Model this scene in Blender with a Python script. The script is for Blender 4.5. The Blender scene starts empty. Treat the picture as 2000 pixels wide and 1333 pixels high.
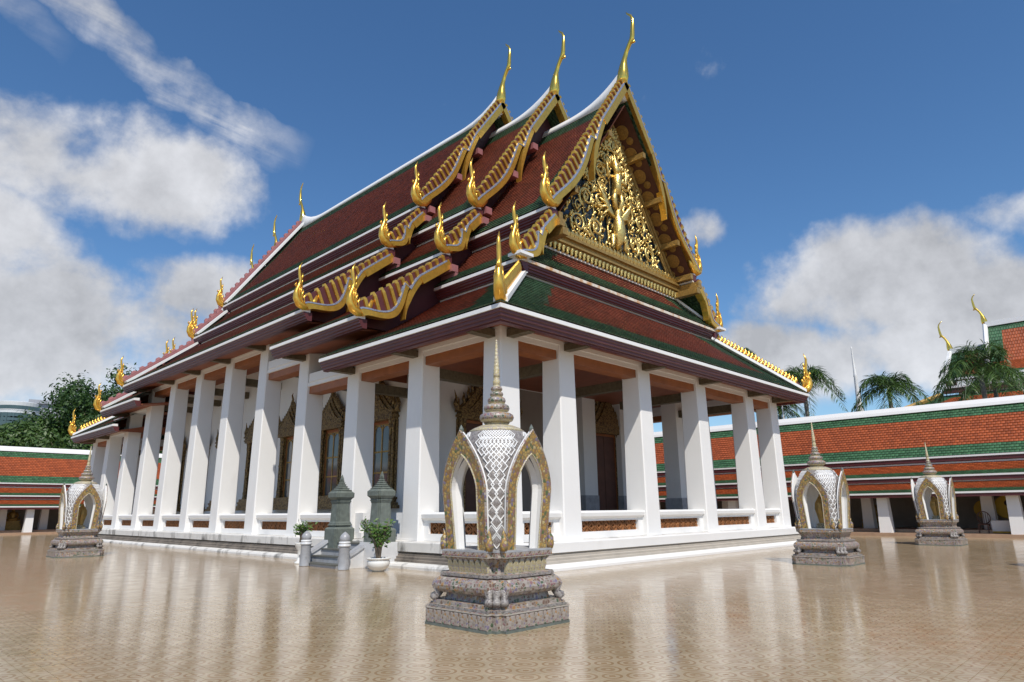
import bpy, math, random
from mathutils import Vector, Matrix
R = math.radians
rnd = random.Random(11)

# ------------------------------------------------------------------ camera, world, sun, exposure
FPX, PITCH, ROLL, YAW = 1287.7, 0.2513, -0.0100, 0.7985
CAM = Vector((-12.793, -12.902, 1.6))
cp, sp, cy_, sy_ = math.cos(PITCH), math.sin(PITCH), math.cos(YAW), math.sin(YAW)
FWD = Vector((sy_*cp, cy_*cp, sp)); RGT0 = Vector((cy_, -sy_, 0)); UP0 = RGT0.cross(FWD)
cr, sr = math.cos(ROLL), math.sin(ROLL)
RGT = RGT0*cr + UP0*sr; UPV = UP0*cr - RGT0*sr
scene = bpy.context.scene
cam = bpy.data.cameras.new('camera'); cam_o = bpy.data.objects.new('camera', cam)
scene.collection.objects.link(cam_o); scene.camera = cam_o
cam.sensor_width = 36; cam.lens = FPX/2000*36; cam.clip_start = .1; cam.clip_end = 6000
cam_o.matrix_world = Matrix(((RGT.x, UPV.x, -FWD.x, CAM.x), (RGT.y, UPV.y, -FWD.y, CAM.y), (RGT.z, UPV.z, -FWD.z, CAM.z), (0, 0, 0, 1)))

def ray(px, py):
    d = FWD*FPX + RGT*(px-1000) - UPV*(py-666.5)
    return d.normalized()
def at(px, dist):                      # ground point in the direction of a pixel column, so many metres away
    d = ray(px, 1000); h = Vector((d.x, d.y)).normalized()
    return Vector((CAM.x + h.x*dist, CAM.y + h.y*dist, 0))
def height_at(px, py, dist):
    d = ray(px, py); return CAM.z + dist*d.z/math.hypot(d.x, d.y)

SUN = Vector((-.43, -.637, 1.0)).normalized()      # towards the sun
sun_el = math.asin(SUN.z); sun_az = math.atan2(SUN.x, SUN.y)
sl = bpy.data.lights.new('sun', 'SUN'); sl.energy = 4.1; sl.angle = R(.53); sl.color = (1, .95, .87)
so = bpy.data.objects.new('sun', sl); scene.collection.objects.link(so)
so.rotation_euler = SUN.to_track_quat('Z', 'Y').to_euler(); so.location = (-20, -20, 60)

world = bpy.data.worlds.new('World'); scene.world = world; world.use_nodes = True
def build_world():
    nt = world.node_tree; N = nt.nodes; Lk = nt.links; N.clear()
    out = N.new('ShaderNodeOutputWorld'); bg = N.new('ShaderNodeBackground'); Lk.new(bg.outputs[0], out.inputs[0])
    sky = N.new('ShaderNodeTexSky'); sky.sky_type = 'NISHITA'; sky.sun_disc = False
    sky.sun_elevation = sun_el; sky.sun_rotation = sun_az % (2*math.pi); sky.altitude = 0
    sky.air_density = 1.1; sky.dust_density = .2; sky.ozone_density = 6.0
    bg.inputs[1].default_value = .125
    def M(op, a, b=None, c=None):
        n = N.new('ShaderNodeMath'); n.operation = op
        for i, v in enumerate((a, b, c)):
            if v is None: continue
            if isinstance(v, (int, float)): n.inputs[i].default_value = v
            else: Lk.new(v, n.inputs[i])
        return n.outputs[0]
    tc = N.new('ShaderNodeTexCoord'); sep = N.new('ShaderNodeSeparateXYZ'); Lk.new(tc.outputs['Generated'], sep.inputs[0])
    az = M('ARCTAN2', sep.outputs[0], sep.outputs[1]); el = M('ARCSINE', sep.outputs[2])
    # clouds lie on a flat layer: project the direction on it so that they flatten towards the horizon
    zc = M('MAXIMUM', M('ADD', sep.outputs[2], .10), .04)
    comb = N.new('ShaderNodeCombineXYZ'); Lk.new(M('DIVIDE', sep.outputs[0], zc), comb.inputs[0]); Lk.new(M('DIVIDE', sep.outputs[1], zc), comb.inputs[1])
    def noise(vec, scale, det, rough, dist=0., off=0):
        mp = N.new('ShaderNodeMapping'); mp.inputs['Location'].default_value = (off, off*.7, off*.3); Lk.new(vec, mp.inputs[0])
        n = N.new('ShaderNodeTexNoise'); n.inputs['Scale'].default_value = scale; n.inputs['Detail'].default_value = det
        n.inputs['Roughness'].default_value = rough; n.inputs['Distortion'].default_value = dist; Lk.new(mp.outputs[0], n.inputs['Vector'])
        return n.outputs['Fac']
    dirv = tc.outputs['Generated']
    n1 = noise(dirv, 7.0, 10, .55, .15, 3.1)
    n2 = noise(dirv, 22.0, 6, .6, 0, 1.3)
    nn = M('ADD', M('MULTIPLY', n1, .75), M('MULTIPLY', n2, .25))
    # cumulus banks (azimuth, elevation, half widths in degrees, strength)
    banks = [(12, 25, 14, 6, 1.1), (4, 19, 10, 6, .9), (10, 12.5, 17, 8, 1.0), (20, 17, 11, 4, .85), (27, 12, 11, 5, .7), (31, 20, 6, 2.5, .5),
             (63, 23, 3.4, 2.6, .8), (75, 17, 13, 6, 1.0), (68, 11.5, 12, 5, .95), (84, 12, 13, 6.5, 1.0), (88, 20, 8, 3, .7), (100, 15, 14, 6, .9),
             (-25, 18, 20, 8, .9), (130, 16, 22, 7, .9), (165, 24, 25, 9, .8), (-60, 26, 22, 9, .8), (-110, 20, 24, 8, .8), (-150, 25, 20, 8, .7), (40, 3, 60, 5, .55)]
    tot = None
    for a, e, ra, re, s in banks:
        da = M('DIVIDE', M('SUBTRACT', az, R(a)), R(ra)); de = M('DIVIDE', M('SUBTRACT', el, R(e)), R(re))
        q = M('SUBTRACT', 1, M('ADD', M('MULTIPLY', da, da), M('MULTIPLY', de, de)))
        q = M('MULTIPLY', M('MAXIMUM', q, 0), s)
        tot = q if tot is None else M('MAXIMUM', tot, q)
    dens = M('SUBTRACT', M('ADD', M('MULTIPLY', tot, .46), nn), .66)
    mr = N.new('ShaderNodeMapRange'); mr.interpolation_type = 'SMOOTHSTEP'; Lk.new(dens, mr.inputs[0]); mr.inputs[1].default_value = -.02; mr.inputs[2].default_value = .22
    cum = mr.outputs[0]
    # high thin cirrus streaks
    mpc = N.new('ShaderNodeMapping'); mpc.inputs['Rotation'].default_value = (0, 0, R(28)); mpc.inputs['Scale'].default_value = (1.1, 6.0, 1); Lk.new(comb.outputs[0], mpc.inputs[0])
    nc = N.new('ShaderNodeTexNoise'); nc.inputs['Scale'].default_value = 1.4; nc.inputs['Detail'].default_value = 8; nc.inputs['Roughness'].default_value = .62; nc.inputs['Distortion'].default_value = .6; Lk.new(mpc.outputs[0], nc.inputs['Vector'])
    azd = M('MULTIPLY', az, 180/math.pi); eld = M('MULTIPLY', el, 180/math.pi)
    tc2 = None
    for a0, e0, a1, e1, wd, st in ((-30, 47, 27, 28.3, 1.7, 1.), (-14, 40, 8, 31.5, 1.2, .6), (84, 37, 120, 30, 2.0, .5), (150, 40, 200, 34, 3, .8)):
        ln = math.hypot(a1-a0, e1-e0); ux, uy = (a1-a0)/ln, (e1-e0)/ln
        t = M('ADD', M('MULTIPLY', M('SUBTRACT', azd, a0), ux), M('MULTIPLY', M('SUBTRACT', eld, e0), uy))
        dd = M('ADD', M('MULTIPLY', M('SUBTRACT', azd, a0), -uy), M('MULTIPLY', M('SUBTRACT', eld, e0), ux))
        dd = M('ADD', dd, M('MULTIPLY', M('SUBTRACT', n1, .5), 6.5))
        q = M('MAXIMUM', M('SUBTRACT', 1, M('POWER', M('ABSOLUTE', M('DIVIDE', dd, wd)), 2)), 0)
        f0 = M('MINIMUM', M('MAXIMUM', M('DIVIDE', t, 6), 0), 1); f1 = M('MINIMUM', M('MAXIMUM', M('DIVIDE', M('SUBTRACT', ln, t), 6), 0), 1)
        q = M('MULTIPLY', M('MULTIPLY', M('MULTIPLY', q, f0), f1), st)
        tc2 = q if tc2 is None else M('MAXIMUM', tc2, q)
    fib = M('MAXIMUM', M('SUBTRACT', M('ADD', M('MULTIPLY', nc.outputs['Fac'], .6), M('MULTIPLY', n2, .4)), .34), 0)
    cir = M('MINIMUM', M('MULTIPLY', M('MULTIPLY', tc2, fib), 3.4), .72)
    # cloud brightness: sunlit tops, grey undersides from a shifted sample of the same noise
    n3 = noise(dirv, 6.0, 6, .55, .1, 7.7)
    br = N.new('ShaderNodeMapRange'); Lk.new(M('ADD', M('MULTIPLY', n3, .7), M('MULTIPLY', n2, .3)), br.inputs[0]); br.inputs[1].default_value = .36; br.inputs[2].default_value = .64; br.inputs[3].default_value = 3.8; br.inputs[4].default_value = 6.6
    cc = N.new('ShaderNodeCombineXYZ'); Lk.new(br.outputs[0], cc.inputs[0]); Lk.new(M('MULTIPLY', br.outputs[0], 1.01), cc.inputs[1]); Lk.new(M('MULTIPLY', br.outputs[0], 1.05), cc.inputs[2])
    mx = N.new('ShaderNodeMix'); mx.data_type = 'RGBA'; Lk.new(M('MAXIMUM', M('MULTIPLY', cum, .93), cir), mx.inputs[0]); hs = N.new('ShaderNodeHueSaturation'); hs.inputs['Saturation'].default_value = 1.12; Lk.new(sky.outputs[0], hs.inputs['Color']); Lk.new(hs.outputs[0], mx.inputs[6]); Lk.new(cc.outputs[0], mx.inputs[7])
    Lk.new(mx.outputs[2], bg.inputs[0])
build_world()
vs = scene.view_settings; vs.view_transform = 'Standard'; vs.look = 'None'; vs.exposure = 0.0; vs.gamma = 1; vs.use_curve_mapping = False
scene.render.engine = 'CYCLES'
scene.cycles.max_bounces = 6; scene.cycles.diffuse_bounces = 3; scene.cycles.glossy_bounces = 3
scene.cycles.transparent_max_bounces = 6; scene.cycles.use_denoising = True

# ------------------------------------------------------------------ materials
def new_mat(name):
    m = bpy.data.materials.new(name); m.use_nodes = True
    nt = m.node_tree; b = nt.nodes['Principled BSDF']
    return m, nt, nt.nodes, nt.links, b
def mathn(nt, op, a, b=None, c=None):
    n = nt.nodes.new('ShaderNodeMath'); n.operation = op
    for i, v in enumerate((a, b, c)):
        if v is None: continue
        if isinstance(v, (int, float)): n.inputs[i].default_value = v
        else: nt.links.new(v, n.inputs[i])
    return n.outputs[0]
def ramp(nt, fac, stops, interp='LINEAR'):
    r = nt.nodes.new('ShaderNodeValToRGB'); r.color_ramp.interpolation = interp
    el = r.color_ramp.elements
    while len(el) < len(stops): el.new(.5)
    for e, (p, c) in zip(el, stops): e.position = p; e.color = (*c, 1)
    nt.links.new(fac, r.inputs[0]); return r.outputs[0]
def pos(nt, obj=False):
    if obj: return nt.nodes.new('ShaderNodeTexCoord').outputs['Object']
    return nt.nodes.new('ShaderNodeNewGeometry').outputs['Position']
def noise(nt, vec, scale, det=4, rough=.55, stretch=None):
    if stretch:
        mp = nt.nodes.new('ShaderNodeMapping'); mp.inputs['Scale'].default_value = stretch; nt.links.new(vec, mp.inputs[0]); vec = mp.outputs[0]
    n = nt.nodes.new('ShaderNodeTexNoise'); n.inputs['Scale'].default_value = scale; n.inputs['Detail'].default_value = det; n.inputs['Roughness'].default_value = rough
    nt.links.new(vec, n.inputs['Vector']); return n.outputs['Fac']
def mixc(nt, f, a, b, mode='MIX'):
    n = nt.nodes.new('ShaderNodeMix'); n.data_type = 'RGBA'; n.blend_type = mode
    if isinstance(f, (int, float)): n.inputs[0].default_value = f
    else: nt.links.new(f, n.inputs[0])
    for i, v in ((6, a), (7, b)):
        if isinstance(v, tuple): n.inputs[i].default_value = (*v, 1)
        else: nt.links.new(v, n.inputs[i])
    return n.outputs[2]
def bumpn(nt, h, strength, dist, b):
    n = nt.nodes.new('ShaderNodeBump'); n.inputs['Strength'].default_value = strength; n.inputs['Distance'].default_value = dist
    nt.links.new(h, n.inputs['Height']); nt.links.new(n.outputs[0], b.inputs['Normal'])
def mat(name, col, rough=.6, metal=0, var=.18, vscale=3., bump=0, bscale=30, bdist=.01, dirt=None, dscale=1.2, stretch=None, spec=.5):
    m, nt, N, Lk, b = new_mat(name); p = pos(nt)
    n = noise(nt, p, vscale, 5)
    c = ramp(nt, n, [(.25, tuple(x*(1-var) for x in col)), (.75, tuple(min(1, x*(1+var)) for x in col))])
    if dirt:
        d = noise(nt, p, dscale, 7, .62, stretch)
        f = mathn(nt, 'MULTIPLY', mathn(nt, 'MINIMUM', mathn(nt, 'MAXIMUM', mathn(nt, 'MULTIPLY', mathn(nt, 'SUBTRACT', d, dirt[1]), 6), 0), 1), dirt[2])
        c = mixc(nt, f, c, dirt[0])
    Lk.new(c, b.inputs['Base Color']); b.inputs['Roughness'].default_value = rough; b.inputs['Metallic'].default_value = metal
    b.inputs['Specular IOR Level'].default_value = spec
    if bump: bumpn(nt, noise(nt, p, bscale, 4), bump, bdist, b)
    return m
MT = {}
MT['white'] = mat('white_plaster', (.80, .785, .76), .62, var=.03, vscale=.8, bump=.15, bscale=14, bdist=.01, dirt=((.60, .57, .52), .60, .30), dscale=.9, stretch=(1, 1, .35))
MT['white_trim'] = mat('white_trim', (.80, .79, .77), .5, var=.04, vscale=2, dirt=((.50, .48, .44), .62, .35), dscale=2.2)
MT['white_stained'] = mat('white_stained', (.72, .70, .66), .6, var=.06, vscale=2, dirt=((.10, .095, .085), .52, .85), dscale=1.7, stretch=(1, 1, .5), bump=.2, bscale=20)
MT['grimy'] = mat('grimy_moulding', (.20, .17, .14), .75, var=.25, vscale=2.5, dirt=((.07, .06, .05), .50, .8), dscale=2.0, bump=.3, bscale=18)
MT['clean_mould'] = mat('pale_moulding', (.44, .395, .335), .7, var=.08, vscale=2.5, dirt=((.35, .31, .26), .55, .5), dscale=1.5)
MT['rust_trim'] = mat('rust_trim', (.70, .64, .54), .6, var=.08, vscale=2, dirt=((.50, .22, .05), .47, .85), dscale=2.6)
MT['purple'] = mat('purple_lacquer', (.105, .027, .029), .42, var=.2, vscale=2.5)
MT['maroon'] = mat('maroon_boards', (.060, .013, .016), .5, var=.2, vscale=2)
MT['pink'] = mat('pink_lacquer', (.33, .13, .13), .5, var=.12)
MT['wood'] = mat('orange_timber', (.30, .098, .028), .5, var=.22, vscale=2.2, bump=.1, bscale=12)
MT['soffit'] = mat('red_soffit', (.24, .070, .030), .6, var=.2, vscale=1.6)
MT['olive'] = mat('olive_beam', (.11, .085, .048), .6, var=.35, vscale=9)
MT['gold'] = mat('gilding', (.86, .50, .085), .30, .78, var=.16, vscale=5, bump=.25, bscale=9, bdist=.02, dirt=((.45, .22, .04), .60, .6), dscale=3)
MT['gold_bright'] = mat('bright_gilding', (.93, .60, .11), .2, .9, var=.06, vscale=3)
MT['gold_ped'] = mat('relief_gilding', (.90, .62, .22), .30, .85, var=.22, vscale=8, bump=.6, bscale=22, bdist=.03)
MT['gold_dull'] = mat('aged_gilding', (.40, .25, .075), .45, .5, var=.3, vscale=7, bump=.5, bscale=24, bdist=.02)
MT['bluemirror'] = mat('blue_mirror_mosaic', (.035, .06, .085), .25, .3, var=.5, vscale=18)
MT['bluetrim'] = mat('mirror_trim', (.34, .38, .48), .3, .4, var=.4, vscale=16)
MT['bronze'] = None
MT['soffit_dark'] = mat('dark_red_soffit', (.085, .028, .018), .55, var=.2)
MT['medallion'] = mat('stencilled_gold', (.33, .19, .055), .5, .35, var=.35, vscale=14)
MT['terracotta'] = mat('terracotta_lattice', (.28, .115, .04), .6, var=.4, vscale=5)
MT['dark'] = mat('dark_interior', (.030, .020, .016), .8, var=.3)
MT['marble'] = mat('grey_marble', (.36, .365, .38), .35, var=.22, vscale=4, dirt=((.18, .185, .20), .56, .7), dscale=3.5)
MT['marble_white'] = mat('white_marble', (.66, .66, .66), .35, var=.1, vscale=3, dirt=((.36, .37, .40), .57, .6), dscale=3)
MT['greenstone'] = mat('green_stone', (.135, .155, .135), .6, var=.28, vscale=7, bump=.35, bscale=30, dirt=((.05, .055, .05), .58, .5), dscale=2.5)
MT['step'] = mat('slate_step', (.115, .115, .10), .55, var=.2, vscale=4)
MT['pot'] = mat('white_glazed_pot', (.76, .75, .71), .3, var=.06, dirt=((.4, .38, .33), .62, .5))
MT['bark'] = mat('bark', (.16, .125, .09), .85, var=.35, vscale=6, bump=.5, bscale=12)
MT['palmbark'] = mat('palm_bark', (.22, .20, .165), .85, var=.3, vscale=5, bump=.4, bscale=10)
MT['soil'] = mat('soil', (.07, .05, .035), .9)
MT['concrete'] = mat('pale_tower_cladding', (.60, .61, .60), .6, var=.05, vscale=.1)
MT['concrete_d'] = mat('grey_tower_cladding', (.34, .35, .38), .6, var=.06, vscale=.1)
MT['glass_far'] = mat('tower_glass', (.07, .11, .115), .15, var=.2, vscale=.2)
MT['yellow'] = mat('yellow_cloth', (.50, .31, .03), .7, var=.1)
MT['cloth'] = mat('white_cloth', (.62, .62, .60), .8, var=.05)
MT['brownwood'] = mat('dark_brown_wood', (.10, .035, .02), .45, var=.3)
MT['gallery_floor'] = mat('gallery_floor_tiles', (.40, .26, .17), .4, var=.15, vscale=4)
MT['earth'] = mat('dusty_ground', (.22, .19, .15), .9, var=.15, vscale=.2)
MT['taupe'] = mat('plain_taupe', (.27, .225, .19), .75, var=.1, vscale=1)  # even taupe for the sheet on the front hall wall
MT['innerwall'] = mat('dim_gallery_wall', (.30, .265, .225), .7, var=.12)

def carved_mat():
    m, nt, N, Lk, b = new_mat('carved_gilt_frame'); p = pos(nt)
    vo = N.new('ShaderNodeTexVoronoi'); vo.inputs['Scale'].default_value = 15; vo.feature = 'SMOOTH_F1'; Lk.new(p, vo.inputs['Vector'])
    n = noise(nt, p, 16, 5, .6)
    h = mathn(nt, 'ADD', mathn(nt, 'SUBTRACT', 1, vo.outputs['Distance']), mathn(nt, 'MULTIPLY', n, .6))
    c = ramp(nt, h, [(.60, (.075, .042, .018)), (.85, (.17, .105, .040)), (1., (.30, .20, .075))])
    Lk.new(c, b.inputs['Base Color']); b.inputs['Metallic'].default_value = .35; b.inputs['Roughness'].default_value = .42
    bumpn(nt, h, .8, .035, b); return m
MT['bronze'] = carved_mat()
def glass_mat():
    m, nt, N, Lk, b = new_mat('window_glass')
    b.inputs['Base Color'].default_value = (.10, .105, .11, 1); b.inputs['Roughness'].default_value = .08
    b.inputs['Specular IOR Level'].default_value = .8
    return m
MT['glass'] = glass_mat()

def tile_mat(name, col, var=.25, width=.17, stain=None):
    m, nt, N, Lk, b = new_mat(name)
    uv = N.new('ShaderNodeUVMap').outputs[0]; sep = N.new('ShaderNodeSeparateXYZ'); Lk.new(uv, sep.inputs[0])
    v = mathn(nt, 'FLOOR', mathn(nt, 'ADD', sep.outputs[1], .001))
    u = mathn(nt, 'ADD', mathn(nt, 'DIVIDE', sep.outputs[0], width), mathn(nt, 'MULTIPLY', mathn(nt, 'MODULO', v, 2), .5))
    cell = N.new('ShaderNodeCombineXYZ'); Lk.new(mathn(nt, 'FLOOR', u), cell.inputs[0]); Lk.new(v, cell.inputs[1])
    wn = N.new('ShaderNodeTexWhiteNoise'); wn.noise_dimensions = '2D'; Lk.new(cell.outputs[0], wn.inputs['Vector'])
    fr = mathn(nt, 'SUBTRACT', mathn(nt, 'FRACT', u), .5)
    edge = mathn(nt, 'MULTIPLY', mathn(nt, 'ABSOLUTE', fr), 2)              # 0 centre .. 1 joint
    big = noise(nt, pos(nt), .45, 5, .6)
    f = mathn(nt, 'ADD', mathn(nt, 'MULTIPLY', wn.outputs['Value'], .6), mathn(nt, 'MULTIPLY', big, .5))
    c = ramp(nt, f, [(.2, tuple(x*(1-var) for x in col)), (.85, tuple(min(1, x*(1+var)) for x in col))])
    j = mathn(nt, 'MAXIMUM', mathn(nt, 'MULTIPLY', mathn(nt, 'SUBTRACT', edge, .80), 5), 0)
    c = mixc(nt, mathn(nt, 'MULTIPLY', mathn(nt, 'MINIMUM', j, 1), .75), c, tuple(x*.25 for x in col))
    if stain:
        s = noise(nt, pos(nt), 1.1, 7, .65)
        c = mixc(nt, mathn(nt, 'MULTIPLY', mathn(nt, 'MINIMUM', mathn(nt, 'MAXIMUM', mathn(nt, 'MULTIPLY', mathn(nt, 'SUBTRACT', s, .56), 7), 0), 1), .55), c, stain)
    Lk.new(c, b.inputs['Base Color']); b.inputs['Roughness'].default_value = .42
    h = mathn(nt, 'SUBTRACT', 1, mathn(nt, 'MULTIPLY', edge, edge))
    bumpn(nt, h, .7, .03, b)
    return m
MT['tile_red'] = tile_mat('maroon_roof_tile', (.185, .046, .024), .35, stain=(.10, .05, .035))
MT['tile_green'] = tile_mat('green_roof_tile', (.040, .085, .042), .40, stain=(.10, .11, .085))
MT['tile_orange'] = tile_mat('orange_roof_tile', (.34, .078, .022), .22, .22)
MT['tile_green2'] = tile_mat('bright_green_roof_tile', (.050, .125, .055), .30, .22)

def mosaic_mat(name, stops, scale=34, grout=(.62, .60, .56), rough=.35):
    m, nt, N, Lk, b = new_mat(name); p = pos(nt, True)
    vo = N.new('ShaderNodeTexVoronoi'); vo.inputs['Scale'].default_value = scale; Lk.new(p, vo.inputs['Vector'])
    sx = N.new('ShaderNodeSeparateXYZ'); Lk.new(vo.outputs['Color'], sx.inputs[0])
    c = ramp(nt, sx.outputs[0], stops, 'CONSTANT')
    n = noise(nt, p, 9, 4); c = mixc(nt, mathn(nt, 'MULTIPLY', n, .35), c, (.24, .18, .15))
    v2 = N.new('ShaderNodeTexVoronoi'); v2.feature = 'DISTANCE_TO_EDGE'; v2.inputs['Scale'].default_value = scale; Lk.new(p, v2.inputs['Vector'])
    g = mathn(nt, 'LESS_THAN', v2.outputs['Distance'], .09)
    c = mixc(nt, g, c, grout)
    Lk.new(c, b.inputs['Base Color']); b.inputs['Roughness'].default_value = rough
    bumpn(nt, v2.outputs['Distance'], .6, .012, b)
    return m
FL = [(0, (.16, .09, .06)), (.2, (.27, .23, .20)), (.36, (.05, .10, .05)), (.48, (.38, .33, .30)), (.6, (.26, .13, .14)), (.72, (.19, .16, .25)), (.82, (.36, .19, .06)), (.94, (.50, .45, .39))]
GL = [(0, (.44, .25, .04)), (.3, (.28, .14, .04)), (.45, (.06, .12, .03)), (.55, (.50, .34, .08)), (.7, (.28, .13, .14)), (.8, (.20, .16, .26)), (.9, (.52, .42, .20))]
MT['mosaic'] = mosaic_mat('floral_porcelain_mosaic', FL, 21, (.33, .29, .245))
MT['mosaic_gold'] = mosaic_mat('golden_porcelain_mosaic', GL, 20, (.22, .16, .08))
MT['mosaic_grey'] = mosaic_mat('grey_porcelain_mosaic', [(0, (.20, .18, .17)), (.3, (.30, .275, .26)), (.6, (.13, .11, .11)), (.8, (.36, .33, .30))], 34, (.27, .25, .23))
MT['mosaic_yellow'] = mosaic_mat('yellow_porcelain_mosaic', [(0, (.52, .42, .20)), (.35, (.60, .54, .36)), (.6, (.36, .30, .20)), (.8, (.40, .32, .34))], 40, (.5, .45, .30))

def floor_mat(name, grout):
    m, nt, N, Lk, b = new_mat(name)
    sep = N.new('ShaderNodeSeparateXYZ'); Lk.new(pos(nt), sep.inputs[0])
    T = .2
    def fr(s, k=1.): return mathn(nt, 'SUBTRACT', mathn(nt, 'FRACT', mathn(nt, 'DIVIDE', s, T*k)), .5)
    u, v = fr(sep.outputs[0], 2), fr(sep.outputs[1], 2)
    au, av = mathn(nt, 'ABSOLUTE', u), mathn(nt, 'ABSOLUTE', v)
    tu, tv = mathn(nt, 'ABSOLUTE', fr(sep.outputs[0])), mathn(nt, 'ABSOLUTE', fr(sep.outputs[1]))
    def ring(cu, cv, r, w):
        d = mathn(nt, 'SQRT', mathn(nt, 'ADD', mathn(nt, 'POWER', mathn(nt, 'SUBTRACT', au, cu), 2), mathn(nt, 'POWER', mathn(nt, 'SUBTRACT', av, cv), 2)))
        return mathn(nt, 'LESS_THAN', mathn(nt, 'ABSOLUTE', mathn(nt, 'SUBTRACT', d, r)), w)
    f = mathn(nt, 'MAXIMUM', ring(.5, .5, .32, .035), ring(0, 0, .23, .035))
    f = mathn(nt, 'MAXIMUM', f, mathn(nt, 'LESS_THAN', mathn(nt, 'ADD', au, av), .11))
    f = mathn(nt, 'MAXIMUM', f, mathn(nt, 'MULTIPLY', ring(.5, .5, .13, .06), .8))
    cell = N.new('ShaderNodeCombineXYZ'); Lk.new(mathn(nt, 'FLOOR', mathn(nt, 'DIVIDE', sep.outputs[0], T)), cell.inputs[0]); Lk.new(mathn(nt, 'FLOOR', mathn(nt, 'DIVIDE', sep.outputs[1], T)), cell.inputs[1])
    wn = N.new('ShaderNodeTexWhiteNoise'); wn.noise_dimensions = '2D'; Lk.new(cell.outputs[0], wn.inputs['Vector'])
    nb = noise(nt, pos(nt), .35, 5, .6)
    base = ramp(nt, mathn(nt, 'ADD', mathn(nt, 'MULTIPLY', nb, .75), mathn(nt, 'MULTIPLY', wn.outputs['Value'], .25)), [(.3, (.385, .290, .170)), (.7, (.50, .390, .250))])
    worn = noise(nt, pos(nt), 1.6, 5, .6)
    c = mixc(nt, mathn(nt, 'MULTIPLY', f, mathn(nt, 'ADD', .2, mathn(nt, 'MULTIPLY', worn, .75))), base, (.27, .135, .045))
    if grout:
        g = mathn(nt, 'GREATER_THAN', mathn(nt, 'MAXIMUM', tu, tv), .484)
        c = mixc(nt, mathn(nt, 'MULTIPLY', g, .4), c, (.32, .25, .17))
    Lk.new(c, b.inputs['Base Color'])
    rr = N.new('ShaderNodeMapRange'); Lk.new(noise(nt, pos(nt), 2.5, 4), rr.inputs[0]); rr.inputs[1].default_value = .3; rr.inputs[2].default_value = .7; rr.inputs[3].default_value = .10; rr.inputs[4].default_value = .19
    Lk.new(rr.outputs[0], b.inputs['Roughness']); b.inputs['Specular IOR Level'].default_value = .62
    bumpn(nt, mathn(nt, 'ADD', mathn(nt, 'MULTIPLY', wn.outputs['Value'], .35), noise(nt, pos(nt), 5, 3)), .055, .02, b)
    return m
MT['floor'] = floor_mat('beige_floor_tile', True)
MT['floor_tile'] = floor_mat('beige_loose_tile', False)
MT['grout'] = mat('grout', (.36, .275, .18), .7, var=.1)

def leaf_mat(name, c0, c1, rough=.5):
    m, nt, N, Lk, b = new_mat(name)
    n = noise(nt, pos(nt), 1.3, 4)
    ri = N.new('ShaderNodeNewGeometry').outputs['Random Per Island']
    c = ramp(nt, mathn(nt, 'ADD', mathn(nt, 'MULTIPLY', n, .5), mathn(nt, 'MULTIPLY', ri, .5)), [(.2, c0), (.8, c1)])
    Lk.new(c, b.inputs['Base Color']); b.inputs['Roughness'].default_value = rough
    tr = N.new('ShaderNodeBsdfTranslucent'); Lk.new(c, tr.inputs[0])
    mx = N.new('ShaderNodeMixShader'); mx.inputs[0].default_value = .25
    Lk.new(b.outputs[0], mx.inputs[1]); Lk.new(tr.outputs[0], mx.inputs[2])
    Lk.new(mx.outputs[0], N['Material Output'].inputs[0])
    return m
MT['leaf'] = leaf_mat('broad_leaf', (.018, .050, .012), (.070, .135, .026))
MT['leaf2'] = leaf_mat('light_leaf', (.035, .080, .016), (.10, .17, .035))
MT['palm'] = leaf_mat('palm_leaf', (.030, .075, .016), (.11, .185, .04), .4)
MT['shrub'] = leaf_mat('shrub_leaf', (.05, .12, .02), (.16, .26, .05), .4)

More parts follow.
